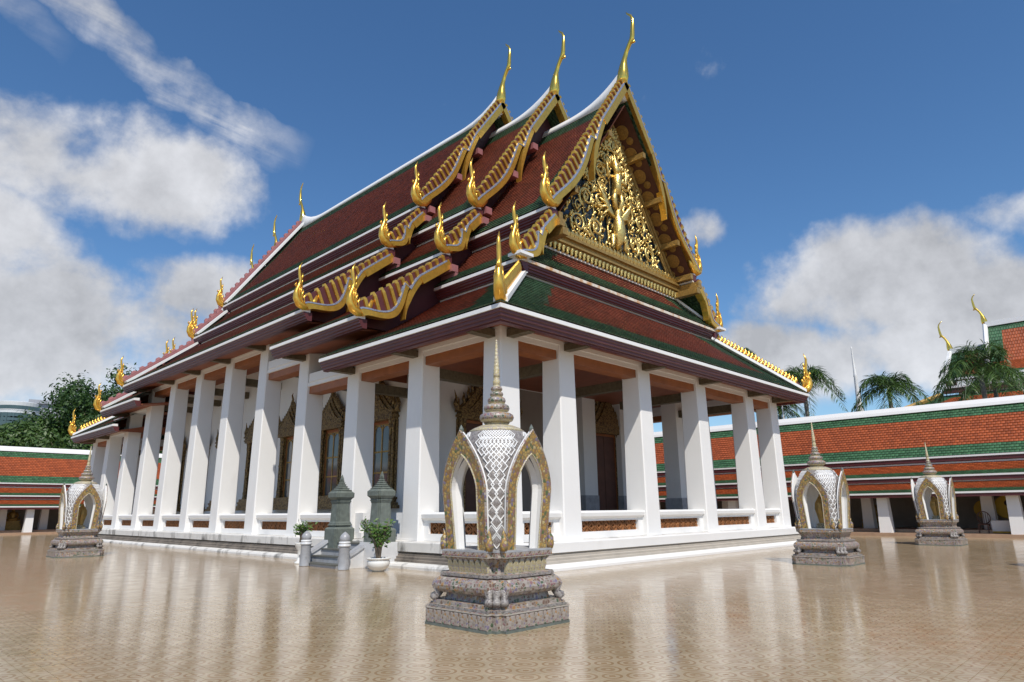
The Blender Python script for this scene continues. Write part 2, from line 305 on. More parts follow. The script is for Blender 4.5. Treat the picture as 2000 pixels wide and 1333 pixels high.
# ------------------------------------------------------------------ mesh helpers
COL = scene.collection
class MB:
    def __init__(s): s.v = []; s.f = []; s.m = []; s.uv = None
    def add(s, vs_, fs, mi=0):
        o = len(s.v); s.v += [tuple(v) for v in vs_]
        for f in fs: s.f.append(tuple(i+o for i in f)); s.m.append(mi)
        return s
    def box(s, x0, x1, y0, y1, z0, z1, mi=0):
        return s.add([(x0, y0, z0), (x1, y0, z0), (x1, y1, z0), (x0, y1, z0), (x0, y0, z1), (x1, y0, z1), (x1, y1, z1), (x0, y1, z1)],
                     [(0, 3, 2, 1), (4, 5, 6, 7), (0, 1, 5, 4), (1, 2, 6, 5), (2, 3, 7, 6), (3, 0, 4, 7)], mi)
    def loops(s, loops, closed=True, cap0=True, cap1=True, mi=0):
        n = len(loops[0]); vs_ = [p for l in loops for p in l]; fs = []
        for i in range(len(loops)-1):
            for j in range(n if closed else n-1):
                a, b = i*n+j, i*n+(j+1) % n; fs.append((a, b, b+n, a+n))
        if cap0: fs.append(tuple(range(n))[::-1])
        if cap1: fs.append(tuple(range((len(loops)-1)*n, len(loops)*n)))
        return s.add(vs_, fs, mi)
    def lathe(s, prof, n=16, c=(0, 0, 0), mi=0):
        return s.loops([[(c[0]+r*math.cos(2*math.pi*k/n), c[1]+r*math.sin(2*math.pi*k/n), c[2]+z) for k in range(n)] for r, z in prof], mi=mi)
    def tube(s, pts, rad, n=7, flat=1., axis=None, mi=0):
        # sweep; with axis given the section is squashed by flat along that axis
        P_ = [Vector(p) for p in pts]; loops = []
        if isinstance(rad, (int, float)): rad = [rad]*len(P_)
        ref = Vector(axis).normalized() if axis else None; last = None
        for i, p in enumerate(P_):
            t = (P_[min(i+1, len(P_)-1)] - P_[max(i-1, 0)]).normalized()
            if ref is not None: a = (ref - t*ref.dot(t)).normalized()
            elif last is None: a = t.orthogonal().normalized()
            else: a = (last - t*last.dot(t)).normalized()
            last = a; b = t.cross(a)
            loops.append([tuple(p + a*(rad[i]*flat*math.cos(2*math.pi*k/n)) + b*(rad[i]*math.sin(2*math.pi*k/n))) for k in range(n)])
        return s.loops(loops, mi=mi)
    def prism(s, poly, fn, d0, d1, mi=0):          # poly in 2D, fn(u, v, d) -> 3D
        n = len(poly); vs_ = [fn(u, v, d0) for u, v in poly] + [fn(u, v, d1) for u, v in poly]
        return s.add(vs_, [tuple(range(n))[::-1], tuple(range(n, 2*n))] + [(i, (i+1) % n, (i+1) % n+n, i+n) for i in range(n)], mi)
    def sweep(s, path, prof, side=1, closed=False, mi=0):   # horizontal mitred path, prof (out, dz); out is to the right of travel * side
        P_ = [Vector(p) for p in path]; n = len(P_); loops = []
        for i in range(n):
            d0 = (P_[i]-P_[i-1]) if (i > 0 or closed) else None; d1 = (P_[(i+1) % n]-P_[i]) if (i < n-1 or closed) else None
            def nr(d): d = Vector((d.x, d.y)).normalized(); return Vector((d.y, -d.x))*side
            if d0 is None: nn = nr(d1)
            elif d1 is None: nn = nr(d0)
            else:
                a, b = nr(d0), nr(d1); nn = (a+b).normalized(); nn = nn/max(.3, nn.dot(a))
            loops.append([(P_[i].x+nn.x*o, P_[i].y+nn.y*o, P_[i].z+z) for o, z in prof])
        if closed: loops.append(loops[0])
        return s.loops(loops, cap0=not closed, cap1=not closed, mi=mi)
    def mesh(s, name, mats, smooth=False):
        me = bpy.data.meshes.new(name); me.from_pydata(s.v, [], s.f)
        for m in mats: me.materials.append(MT[m])
        if len(mats) > 1: me.polygons.foreach_set('material_index', s.m)
        if smooth: me.polygons.foreach_set('use_smooth', [True]*len(me.polygons))
        if s.uv:
            l = me.uv_layers.new(name='UVMap'); l.data.foreach_set('uv', [c for p in s.uv for c in p])
        me.update(); return me
    def build(s, name, mats, parent=None, smooth=False, loc=None):
        if isinstance(mats, str): mats = [mats]
        o = bpy.data.objects.new(name, s.mesh(name, mats, smooth)); return link(o, parent, loc)
def link(o, parent=None, loc=None):
    COL.objects.link(o)
    if parent is not None: o.parent = parent
    if loc is not None: o.location = loc
    return o
def inst(name, me, parent=None, loc=(0, 0, 0), rot=(0, 0, 0), scale=(1, 1, 1)):
    o = bpy.data.objects.new(name, me); link(o, parent, loc); o.rotation_euler = rot; o.scale = scale; return o
def tag(o, label=None, cat=None, group=None, kind=None):
    if label: o['label'] = label
    if cat: o['category'] = cat
    if group: o['group'] = group
    if kind: o['kind'] = kind
    return o
def thing(name, loc, label, cat, group=None, rotz=0):
    o = bpy.data.objects.new(name, None); link(o, None, loc); o.rotation_euler[2] = rotz; o.empty_display_size = .2
    return tag(o, label, cat, group)
def copy_tree(o, parent=None):
    c = o.copy(); COL.objects.link(c); c.parent = parent
    for ch in list(o.children): copy_tree(ch, c)
    return c
def lerp(a, b, t): return a + (b-a)*t
def pl(pts, t):                        # piecewise linear through (t, v)
    for (t0, v0), (t1, v1) in zip(pts, pts[1:]):
        if t <= t1: return lerp(v0, v1, max(0, (t-t0)/(t1-t0))) if t1 > t0 else v1
    return pts[-1][1]
def tile_plane(mb, TL, TR, BL, BR, n, sag=0, border=(.5, .5, 0, 0), seg=.34, step=.035, mats=(0, 1)):
    TL, TR, BL, BR = map(Vector, (TL, TR, BL, BR))
    if mb.uv is None: mb.uv = []
    nrm = (TR-TL if (TR-TL).length > .01 else BR-BL).cross(BL-TL).normalized()
    if nrm.z < 0: nrm = -nrm
    H = ((BL+BR)/2-(TL+TR)/2).length; wmax = max((TR-TL).length, (BR-BL).length); m = max(2, int(wmax/seg))
    ax = (BR-BL).normalized()
    def P_(s_, t, up=0): return TL.lerp(BL, t).lerp(TR.lerp(BR, t), s_) + nrm*(up - 4*sag*t*(1-t))
    for i in range(n):
        t0, t1 = i/n, (i+1)/n; base = len(mb.v)
        for j in range(m+1):
            s_ = j/m
            mb.v += [tuple(P_(s_, t0)), tuple(P_(s_, t1, step)), tuple(P_(s_, t1))]
        tm = (t0+t1)/2; wd = lerp((TR-TL).length, (BR-BL).length, tm)
        for j in range(m):
            a = base+j*3; b = a+3; sm = (j+.5)/m
            g = (tm*H < border[0]) or ((1-tm)*H < border[1]) or (sm*wd < border[2]) or ((1-sm)*wd < border[3])
            k = mats[1] if g else mats[0]
            us = [(Vector(mb.v[q]) - BL).dot(ax) for q in (a, b)]
            mb.f.append((a, b, b+1, a+1)); mb.m.append(k); mb.uv += [(us[0], i+.02), (us[1], i+.02), (us[1], i+.9), (us[0], i+.9)]
            mb.f.append((a+1, b+1, b+2, a+2)); mb.m.append(k); mb.uv += [(us[0], i+.9), (us[1], i+.9), (us[1], i+.95), (us[0], i+.95)]

# ------------------------------------------------------------------ ground
tag(MB().add([(-2500, -2500, -.08), (2500, -2500, -.08), (2500, 2500, -.08), (-2500, 2500, -.08)], [(0, 1, 2, 3)]).build('ground', 'earth'), kind='structure')
T = .2
TILE_R = 15.0
tiles = []
for i in range(-160, 60):
    for j in range(-160, 60):
        x, y = (i+.5)*T, (j+.5)*T
        dx, dy = x-CAM.x, y-CAM.y; d = math.hypot(dx, dy)
        if d > TILE_R or d < 5.2: continue
        if abs(math.atan2(dx, dy)-YAW) > R(47): continue
        tiles.append((d, i, j))
tiles.sort()
tile_set = {(i, j) for d, i, j in tiles}
# pavement: flush glazed sheet where the tiles are too far off to tell apart, grout bed under the laid tiles
pv = MB()
X0, X1, Y0, Y1 = -45, 30.2, -32, 58
ix0, ix1, iy0, iy1 = min(i for _, i, _ in tiles), max(i for _, i, _ in tiles)+1, min(j for *_, j in tiles), max(j for *_, j in tiles)+1
def quad(mb, x0, x1, y0, y1, z, mi): mb.add([(x0, y0, z), (x1, y0, z), (x1, y1, z), (x0, y1, z)], [(0, 1, 2, 3)], mi)
quad(pv, X0, ix0*T, Y0, Y1, 0, 0); quad(pv, ix1*T, X1, Y0, Y1, 0, 0)
quad(pv, ix0*T, ix1*T, Y0, iy0*T, 0, 0); quad(pv, ix0*T, ix1*T, iy1*T, Y1, 0, 0)
for i in range(ix0, ix1):                       # row by row: runs with and without laid tiles
    j = iy0
    while j < iy1:
        k = j; on = (i, j) in tile_set
        while k < iy1 and ((i, k) in tile_set) == on: k += 1
        quad(pv, i*T, (i+1)*T, j*T, k*T, -.012 if on else 0, 1 if on else 0)
        j = k
pavement = tag(pv.build('courtyard_pavement', ['floor', 'grout']), kind='structure')
def tile_into(mb, x, y, dz, tx, ty):
    a, b = T/2-.0012, T/2-.0030
    mb.add([(x-a, y-a, -.012), (x+a, y-a, -.012), (x+a, y+a, -.012), (x-a, y+a, -.012),
            (x-b, y-b, dz-tx-ty), (x+b, y-b, dz+tx-ty), (x+b, y+b, dz+tx+ty), (x-b, y+b, dz-tx+ty)],
           [(4, 5, 6, 7), (0, 1, 5, 4), (1, 2, 6, 5), (2, 3, 7, 6), (3, 0, 4, 7)])
one = MB(); tile_into(one, 0, 0, 0, 0, 0); tile_me = one.mesh('floor_tile', ['floor_tile'])
def in_frame(x, y):
    d = Vector((x, y, 0))-CAM; z = d.dot(FWD)
    return z > 0 and abs(d.dot(RGT)/z*FPX) < 990 and -d.dot(UPV)/z*FPX < 650
single = 0; field = MB(); near = set()
for d, i, j in tiles:
    x, y = (i+.5)*T, (j+.5)*T
    if single < 300 and in_frame(x, y):
        inst('floor_tile', tile_me, pavement, (x, y, rnd.uniform(-.0004, .0004)), (rnd.uniform(-.0012, .0012), rnd.uniform(-.0012, .0012), 0)); single += 1
    else:
        tile_into(field, x, y, rnd.uniform(-.0004, .0004), rnd.uniform(-.0001, .0001), rnd.uniform(-.0001, .0001))
tag(field.build('laid_floor_tiles', 'floor_tile', pavement), kind='stuff')

# ------------------------------------------------------------------ temple
W, L = 18.87, 41.05
C = .86
XS = [0, 2.571, 6.943, 11.061, 15.433, 18.01]
YS = [0] + [3.60 + 3.708*k for k in range(10)] + [40.19]
MID = W/2
ZB = .73
temple = thing('temple_hall', (0, 0, 0), 'large white colonnaded temple hall with stacked maroon tiled roofs and golden gable', 'temple')
# plinth
def ringpath(o): return [(-o, -o, 0), (W+o, -o, 0), (W+o, L+o, 0), (-o, L+o, 0)]
def plinth(prof, m, name): 
    mb = MB(); mb.sweep(ringpath(0), prof, 1, True); return mb.build(name, m, temple)
plinth([(-.4, 0), (.76, 0), (.76, .07), (.73, .12), (.64, .155), (.56, .165), (-.4, .165)], 'white_stained', 'plinth_step')
plinth([(-.4, .165), (.54, .165), (.54, .23), (.48, .25), (.48, .31), (.42, .33), (.42, .385), (.36, .40), (.36, .452), (-.4, .452)], 'grimy', 'plinth_moulding')
plinth([(-.4, .452), (.44, .452), (.45, .70), (.43, ZB), (-.4, ZB)], 'white_stained', 'plinth_band')
MB().box(.3, W-.3, .3, L-.3, .3, ZB+.004).build('porch_floor', 'marble', temple)
# the front of the plinth is freshly limewashed: thin skins in front of the weathered bands
def front_skin(prof, m, name): 
    mb = MB(); mb.sweep([(-.10, 0, 0), (W+.3, 0, 0)], prof, 1); return mb.build(name, m, temple)
front_skin([(.3, .003), (.765, .003), (.765, .075), (.735, .125), (.645, .16), (.56, .17), (.3, .17)], 'white', 'limewashed_step')
front_skin([(.3, .168), (.545, .168), (.545, .23), (.485, .25), (.485, .31), (.425, .33), (.425, .385), (.365, .40), (.365, .45), (.3, .45)], 'clean_mould', 'limewashed_moulding')
front_skin([(.3, .449), (.446, .449), (.456, .70), (.436, ZB+.004), (.3, ZB+.004)], 'white', 'limewashed_band')

# columns
def col_mesh(h):
    def lp(w, z, ch=.035):
        a = w/2; return [(-a+ch, -a, z), (a-ch, -a, z), (a, -a+ch, z), (a, a-ch, z), (a-ch, a, z), (-a+ch, a, z), (-a, a-ch, z), (-a, -a+ch, z)]
    mb = MB(); mb.loops([lp(C, 0), lp(C, .05), lp(C*.985, .06), lp(C*.86, h)]); return mb.mesh('column', ['white'])
ZC = {'F': 6.62, 'M': 7.72, 'C': 8.80}
CM = {k: col_mesh(z-ZB) for k, z in ZC.items()}
def sec_of(k): return 'F' if k <= 2 else 'M' if k == 3 else 'C' if k <= 8 else 'M' if k == 9 else 'F'
def colat(x, y, s): inst('column', CM[s], temple, (x+C/2, y+C/2, ZB))
for x in XS: colat(x, 0, 'F'); colat(x, YS[-1], 'F')
for k in range(1, 11):
    colat(0, YS[k], sec_of(k)); colat(XS[-1], YS[k], sec_of(k))
mb = MB(); a = C*.43
for dz0, dz1, w, m_ in ((0, 1.35, C*.5+.02, 1), (0, 6.0, C*.46, 0)): mb.box(-w, w, -w, w, dz0, dz1, m_)
porch_me = mb.mesh('porch_column', ['white', 'marble'])
inst('porch_column', porch_me, temple, (XS[4]+C/2, 3.6+C/2, ZB))

# beams on the columns, timber lintels between them, brackets to the eaves
def beams():
    bay_x = list(zip(XS, XS[1:])); bay_y = list(zip(YS, YS[1:]))
    wb = MB(); q = .06
    z = ZC['F']
    for y0 in (0, YS[-1]): MB().box(.05, W-.05, y0+q, y0+C-q, z, z+.32).build('beam', 'white', temple)
    for s, ks in (('F', (0, 2)), ('M', (3, 3)), ('C', (4, 8)), ('M', (9, 9)), ('F', (10, 11))):
        z = ZC[s]; ya = YS[ks[0]]; yb = YS[ks[1]]+C
        if s == 'F' and ks[0] == 0: ya, yb = C-q, YS[3]-.02
        elif ks[0] == 3: yb = YS[4]-.02
        elif ks[0] == 9: ya = YS[8]+C+.02
        elif ks[0] == 10: ya, yb = YS[9]+C+.02, YS[11]+q
        for x0 in (0, XS[-1]):
            MB().box(x0+q, x0+C-q, ya+.06, yb-.06, z, z+.34).build('beam', 'white', temple)
    for y0 in (0, YS[-1]):
        for x0, x1 in bay_x:
            z = ZC['F']
            b = MB().box(x0+C-.05, x1+.05, y0+.10, y0+C-.10, z-.16, z).build('beam', 'white', temple)
            MB().box(x0+C-.04, x1+.04, y0+.17, y0+C-.17, z-.44, z-.163).build('lintel', 'wood', temple)
    for k, (y0, y1) in enumerate(bay_y):
        s = sec_of(k) if k < 9 else 'F' if k == 10 else 'M'
        if k == 2: s = 'F'
        z = ZC[s]
        for x0 in (0, XS[-1]):
            MB().box(x0+.10, x0+C-.10, y0+C-.05, y1+.05, z-.16, z-.002).build('beam', 'white', temple)
            MB().box(x0+.17, x0+C-.17, y0+C-.04, y1+.04, z-.44, z-.163).build('lintel', 'wood', temple)
    br = MB().box(-.80, .1, -.14, .14, -.06, .16).mesh('bracket', ['olive'])
    for k in range(12):
        inst('bracket', br, temple, (-.02, YS[k]+C/2, ZC[sec_of(k)]-.10))
    for x in XS: inst('bracket', br, temple, (x+C/2, .0, ZC['F']-.10), (0, 0, R(90)))
    tb = MB().box(0, 2.3, -.15, .15, -.17, .17).mesh('tie_beam', ['olive'])
    for k in range(1, 11): inst('tie_beam', tb, temple, (C-.08, YS[k]+C/2, ZC[sec_of(k)]-.95 if k > 2 else 6.05))
    tb2 = MB().box(-.15, .15, 0, 3.2, -.17, .17).mesh('tie_beam', ['olive'])
    for x in XS[1:-1]: inst('tie_beam', tb2, temple, (x+C/2, C-.08, 6.05))
beams()
# porch ceilings
for x0, x1, y0, y1, z in ((C, W-C, C, YS[3], 6.9), (C, 2.75, YS[3], YS[4], 8.0), (C, 2.75, YS[4], YS[9], 9.05), (C, 2.75, YS[9], YS[10], 8.0), (C, 2.75, YS[10], L-C, 6.9)):
    MB().box(x0, x1, y0+.01, y1-.01, z, z+.06).build('porch_ceiling', 'soffit', temple)

# balustrades with terracotta lattice panels
def balustrade(length):
    """local x along the bay from 0, outer face at y=0"""
    mb = MB(); l = length; t = .34; m = .26
    z0, p0, p1, c0, c1 = 0, .20, .52, .60, .83
    mb.box(0, l, .10, .10+t, z0, p0); mb.box(0, m, .10, .10+t, p0, p1+.07); mb.box(l-m, l, .10, .10+t, p0, p1+.07)
    mb.loops([[(0, .10, p1+.07), (l, .10, p1+.07), (l, .10+t, p1+.07), (0, .10+t, p1+.07)], [(0, .0, c0+.06), (l, .0, c0+.06), (l, .2+t, c0+.06), (0, .2+t, c0+.06)],
              [(0, -.02, c1-.06), (l, -.02, c1-.06), (l, .22+t, c1-.06), (0, .22+t, c1-.06)], [(0, .03, c1), (l, .03, c1), (l, .17+t, c1), (0, .17+t, c1)]])
    mb.box(m, l-m, .12, .08+t, p1, p1+.07)
    me = mb.mesh('balustrade', ['white'])
    lm = MB(); n = max(2, round((l-2*m)/.36)); w = (l-2*m)/n; h = p1-p0
    for i in range(n):
        cx = m+(i+.5)*w; cz = p0+h/2
        for r_, yy in ((.49, .19), (.30, .175)):
            o_ = [(cx-w*r_, cz), (cx, cz-h*r_), (cx+w*r_, cz), (cx, cz+h*r_)]
            i_ = [(cx-w*(r_-.09), cz), (cx, cz-h*(r_-.09)), (cx+w*(r_-.09), cz), (cx, cz+h*(r_-.09))]
            for q in range(4):
                a, b = q, (q+1) % 4
                lm.prism([o_[a], o_[b], i_[b], i_[a]], lambda u, v, d: (u, d, v), yy, yy+.09)
        for sx in (-1, 1):
            lm.prism([(cx+sx*w*.5, cz-h*.5), (cx+sx*w*.5, cz-h*.22), (cx+sx*w*.26, cz-h*.5)], lambda u, v, d: (u, d, v), .20, .27)
            lm.prism([(cx+sx*w*.5, cz+h*.5), (cx+sx*w*.5, cz+h*.22), (cx+sx*w*.26, cz+h*.5)], lambda u, v, d: (u, d, v), .20, .27)
        lm.box(cx-w*.5-.012, cx-w*.5+.012, .18, .28, p0, p1)
    lm.box(m, l-m, .30, .31, p0, p1, 1)
    return me, lm.mesh('lattice_panel', ['terracotta', 'dark'])
bal_cache = {}
def put_bal(x, y, l, rot):
    k = round(l, 3)
    if k not in bal_cache: bal_cache[k] = balustrade(l)
    me, lm = bal_cache[k]
    o = inst('balustrade', me, temple, (x, y, ZB+.005), (0, 0, rot)); inst('lattice_panel', lm, o)
for x0, x1 in zip(XS, XS[1:]): put_bal(x0+C-.03, .12, x1-x0-C+.06, 0)
for k in range(11):
    if k == 1: continue
    put_bal(.12, YS[k+1]+.03, YS[k+1]-YS[k]-C+.06, R(-90))
    put_bal(W-.12, YS[k]+C-.03, YS[k+1]-YS[k]-C+.06, R(90))
# rounded ends of the balustrade either side of the stair
for y, s in ((YS[1]+C, 1), (YS[2], -1)):
    mb = MB()
    for z0, z1, l in ((0, .18, .42), (.18, .50, .28), (.50, .60, .36), (.60, .83, .48)):
        mb.box(.16, .62, min(y-.02*s, y+l*s), max(y-.02*s, y+l*s), ZB+.006+z0, ZB+.006+z1-.002)
    mb.build('balustrade_end', 'white', temple)

# hall walls
HX0, HX1, HY0, HY1 = 2.75, W-2.75, 7.3, 34.6
def walls():
    mb = MB(); mb.box(HX0, HX1, HY0, HY1, ZB+.01, 10.5); mb.build('hall_wall', 'white', temple)
    pm = MB().box(-.02, .45, -.45, .02, 0, 8.0).mesh('pilaster', ['white'])
    MB().box(7.75, 12.3, HY0-.03, HY0-.001, ZB+.012, 6.85).build('taupe_sheet', 'taupe', temple)  # plain taupe sheet standing in for an unidentified dark area of this wall
    for x, w in ((12.35, 1.0), (15.45, .95), (2.57, .9)):
        mb = MB(); mb.box(x, x+w, HY0-.42, HY0-.001, ZB+.012, 9.0, 0); mb.box(x-.03, x+w+.03, HY0-.45, HY0-.002, ZB+.011, 2.25, 1); mb.build('pilaster', ['white', 'marble'], temple)
walls()

# windows and doors: local x along the wall, outward is -y
def opening(w, z0, zg, ztop, door=False, sc=1.):
    """returns list of (name, mesh)"""
    out = []; hw = w/2
    f = MB()
    if not door:                                      # stepped flaring pedestal
        for i, (e, za, zb) in enumerate(((.62, 0, .12), (.52, .12, .22), (.40, .22, .34), (.46, .34, .42), (.34, .42, .56))):
            f.box(-hw-e, hw+e, -.30-e*.25, -.005, z0+za, z0+zb)
        zj = z0+.56
    else:
        zj = z0
        for e, za, zb in ((.55, 0, .15), (.46, .15, .3), (.38, .3, .45)):
            for s in (-1, 1): f.box(s*(hw+.22)-e*.6, s*(hw+.22)+e*.6, -.3-e*.2, -.005, z0+za, z0+zb)
    for s in (-1, 1):                                  # paired colonnettes
        for dx, r in ((.10, .075), (.27, .06)):
            pr = []
            zz = [0, .03, .06, .10, .14, .5, .52, .55, .86, .9, .94, 1.]
            rr = [1.5, 1.5, 1.1, 1.35, 1, .95, 1.25, .95, .9, 1.3, 1.1, 1.6]
            for a, b in zip(zz, rr): pr.append((r*b, zj+a*(zg-zj)))
            f.lathe(pr, 8, (s*(hw+dx), -.16, 0))
        f.box(s*(hw+.17)-.22, s*(hw+.17)+.22, -.10, -.004, zj, zg)
    for e, za, zb in ((.36, 0, .08), (.43, .08, .17), (.36, .17, .27), (.47, .27, .36), (.40, .36, .42)):   # entablature
        f.box(-hw-e, hw+e, -.26-e*.2, -.003, zg+za, zg+zb)
    out.append(('frame', f.mesh('frame', ['bronze'])))
    g = MB(); zb_ = zg+.42; hh = ztop-zb_-.62; hb = hw+.36            # gable: stacked concave flame tiers
    def conc(t): return .72*(1-t)**1.1+.28*(1-t)**3
    for e, d0, d1, k in ((1., -.30, -.012, 0), (.72, -.36, -.30, 0), (.48, -.31, -.37, 0)):
        poly = [(-hb*e*conc(i/10), zb_+hh*e*i/10) for i in range(11)] + [(hb*e*conc(i/10), zb_+hh*e*i/10) for i in range(9, -1, -1)]
        g.prism(poly, lambda u, v, d: (u, d, v), min(d0, d1), max(d0, d1))
    for s in (-1, 1):                                   # flame crockets up the edges
        for i in range(9):
            t = i/9; x = s*hb*conc(t); z = zb_+hh*t; h = .46-.16*t
            g.tube([(x-s*.03, -.16, z-.06), (x+s*.09, -.18, z+h*.35), (x+s*.05, -.18, z+h*.75), (x+s*.10, -.18, z+h)], [.09, .075, .04, .006], 5)
        g.tube([(s*(hw+.45), -.2, zb_-.1), (s*(hw+.62), -.2, zb_+.18), (s*(hw+.56), -.2, zb_+.42), (s*(hw+.66), -.2, zb_+.72)], [.1, .09, .05, .008], 6)
    g.tube([(0, -.2, zb_+hh*.93), (.0, -.22, zb_+hh+.12), (.05, -.22, zb_+hh+.30), (-.06, -.22, zb_+hh+.52), (.02, -.22, ztop)], [.10, .08, .05, .035, .006], 6)
    out.append(('window_gable', g.mesh('window_gable', ['bronze'])))
    j = MB(); j.box(-hw-.02, -hw+.10, -.06, -.002, zj, zg); j.box(hw-.10, hw+.02, -.06, -.002, zj, zg); j.box(-hw+.1, hw-.1, -.06, -.002, zg-.12, zg)
    out.append(('jamb', j.mesh('jamb', ['wood'])))
    gw = hw-.10
    if door:
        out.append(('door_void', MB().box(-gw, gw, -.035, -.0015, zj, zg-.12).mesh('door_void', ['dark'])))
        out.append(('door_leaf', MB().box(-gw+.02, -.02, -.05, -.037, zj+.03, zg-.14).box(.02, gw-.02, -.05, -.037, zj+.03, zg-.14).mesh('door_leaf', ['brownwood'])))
    else:
        rows = [0, .30, .60, 1.]; H = zg-.12-zj
        for c_ in range(2):
            for r_ in range(3):
                x0 = -gw+c_*gw+.025; z_0 = zj+rows[r_]*H+.025; z_1 = zj+rows[r_+1]*H-.025
                out.append(('pane', MB().box(x0, x0+gw-.05, -.022, -.0015, z_0, z_1).mesh('pane', ['glass'])))
        mm = MB()
        for x in (-gw+.012, 0, gw-.012): mm.box(x-.03, x+.03, -.045, -.002, zj, zg-.12)
        for t in rows: mm.box(-gw, gw, -.044, -.003, zj+t*H-.03, zj+t*H+.03)
        for c_ in (-.5, .5):                             # little arched heads
            for i in range(6):
                a0 = math.pi*i/6; a1 = math.pi*(i+1)/6; x = c_*gw*1.; r0 = gw/2-.02; zt = zg-.12-.02
                p0 = (x+r0*math.cos(a0), zt-r0*.9+r0*.9*math.sin(a0)); p1 = (x+r0*math.cos(a1), zt-r0*.9+r0*.9*math.sin(a1))
                mm.prism([p0, p1, (p1[0]*.93+x*.07, p1[1]-.05), (p0[0]*.93+x*.07, p0[1]-.05)], lambda u, v, d: (u, d, v), -.043, -.004)
        out.append(('muntins', mm.mesh('muntins', ['gold_dull'])))
    return out
def place_open(kit, name, x, y, rot, face=0):
    root = inst(name, kit[0][1], temple, (x, y, 0), (0, 0, rot))
    for n_, me in kit[1:]: inst(n_, me, root)
wk = opening(1.30, 1.72, 5.15, 7.25)
for k in range(2, 9): place_open(wk, 'window', HX0, YS[k]+C/2+1.854, R(-90))
place_open(opening(2.0, ZB+.02, 5.3, 8.2, True), 'doorway', 14.45, HY0, 0)
place_open(opening(2.6, ZB+.02, 5.2, 8.6, True), 'doorway', 6.35, HY0, 0)

# ------------------------------------------------------------------ roofs
EW = [(-.26, -.13), (.05, -.13), (.05, -.02), (.02, 0), (-.26, .02)]                     # white eave strip
EP = [(-.34, -.131), (.0, -.131), (.0, -.21), (-.045, -.235), (-.045, -.30), (-.10, -.325), (-.10, -.39), (-.16, -.415), (-.16, -.45), (-.34, -.45)]
X1, X2, X3 = 4.16, 2.51, -1.05
SEC = {  # ridge z, tier foot heights
    'F': dict(zr=19.75, z1=12.49, z2=9.975, z3=6.94, apex=20.35),
    'M': dict(zr=21.38, z1=13.87, z2=11.36, z3=8.03, apex=21.75),
    'C': dict(zr=22.68, z1=15.23, z2=12.72, z3=9.09, apex=23.1)}
X3C = {'F': -1.05, 'M': -1.19, 'C': -1.19}
def mir(p, on): return (W-p[0], p[1], p[2]) if on else p

TOOTH = MB().loops([[(-.06, -.10, 0), (.06, -.10, 0), (.06, .10, 0), (-.06, .10, 0)], [(-.062, -.11, .78), (.062, -.11, .78), (.062, .11, .78), (-.062, .11, .78)], [(-.01, -.05, 1), (.06, -.05, 1), (.06, .05, 1), (-.01, .05, 1)]]).mesh('tooth', ['gold'])
def naga_mesh():
    mb = MB(); ax = (0, 1, 0)
    mb.tube([(.62, 0, .62), (.50, 0, .30), (.28, 0, .07), (.02, 0, .0), (-.22, 0, .10), (-.36, 0, .34), (-.37, 0, .62), (-.27, 0, .92), (-.21, 0, 1.15), (-.27, 0, 1.45), (-.31, 0, 1.72), (-.19, 0, 2.04)],
            [.10, .14, .17, .18, .17, .15, .12, .085, .07, .07, .058, .008], 8, 1.0, ax)
    for x, z, h, r in ((-.20, .28, .62, .075), (-.07, .30, .50, .07), (.05, .28, .36, .06)):         # upright flames in the curl
        mb.tube([(x-.03, 0, z-.12), (x-.06, 0, z+h*.4), (x+.02, 0, z+h*.75), (x+.03, 0, z+h)], [r, r, r*.7, .005], 6, 1.5, ax)
    for z, h in ((1.0, .34), (1.25, .30), (.72, .40)):                                              # barbs on the horn
        mb.tube([(-.20, 0, z-.08), (-.12, 0, z+h*.45), (-.13, 0, z+h)], [.055, .045, .004], 5, 1.2, ax)
    mb.tube([(-.36, 0, .86), (-.44, 0, .93), (-.40, 0, 1.05)], [.05, .055, .01], 5, 1, ax)
    for d in (-.125, .125):                                                                        # raised ribs on the curl
        for k in (.55, .82):
            mb.tube([(.22*k, d, .12), (-.02, d*1.02, .20-.1*k), (-.22*k-.04, d, .28), (-.36*k, d, .60), (-.30*k, d*.8, .95)], [.02, .035, .035, .03, .01], 5)
    return mb.mesh('naga_finial', ['gold'], True)
NAGA = naga_mesh()
def chofa_mesh():
    mb = MB(); ax = (1, 0, 0)
    mb.tube([(0, .05, -.30), (0, .04, -.05), (0, .02, .15), (0, -.02, .45), (0, -.06, .75), (0, -.13, 1.05), (0, -.27, 1.40), (0, -.46, 1.70), (0, -.58, 1.86), (0, -.62, 2.05), (0, -.66, 2.5), (0, -.68, 2.85), (0, -.60, 3.12), (0, -.42, 3.32), (0, -.36, 3.44)],
            [.12, .24, .285, .25, .19, .125, .10, .105, .12, .115, .10, .075, .055, .04, .012], 10, .9, ax)
    mb.tube([(0, -.52, 1.72), (0, -.68, 1.70), (0, -.76, 1.62)], [.09, .085, .02], 7, .9, ax)       # beak
    return mb.mesh('ridge_finial', ['gold_bright'], True)
CHOFA = chofa_mesh()

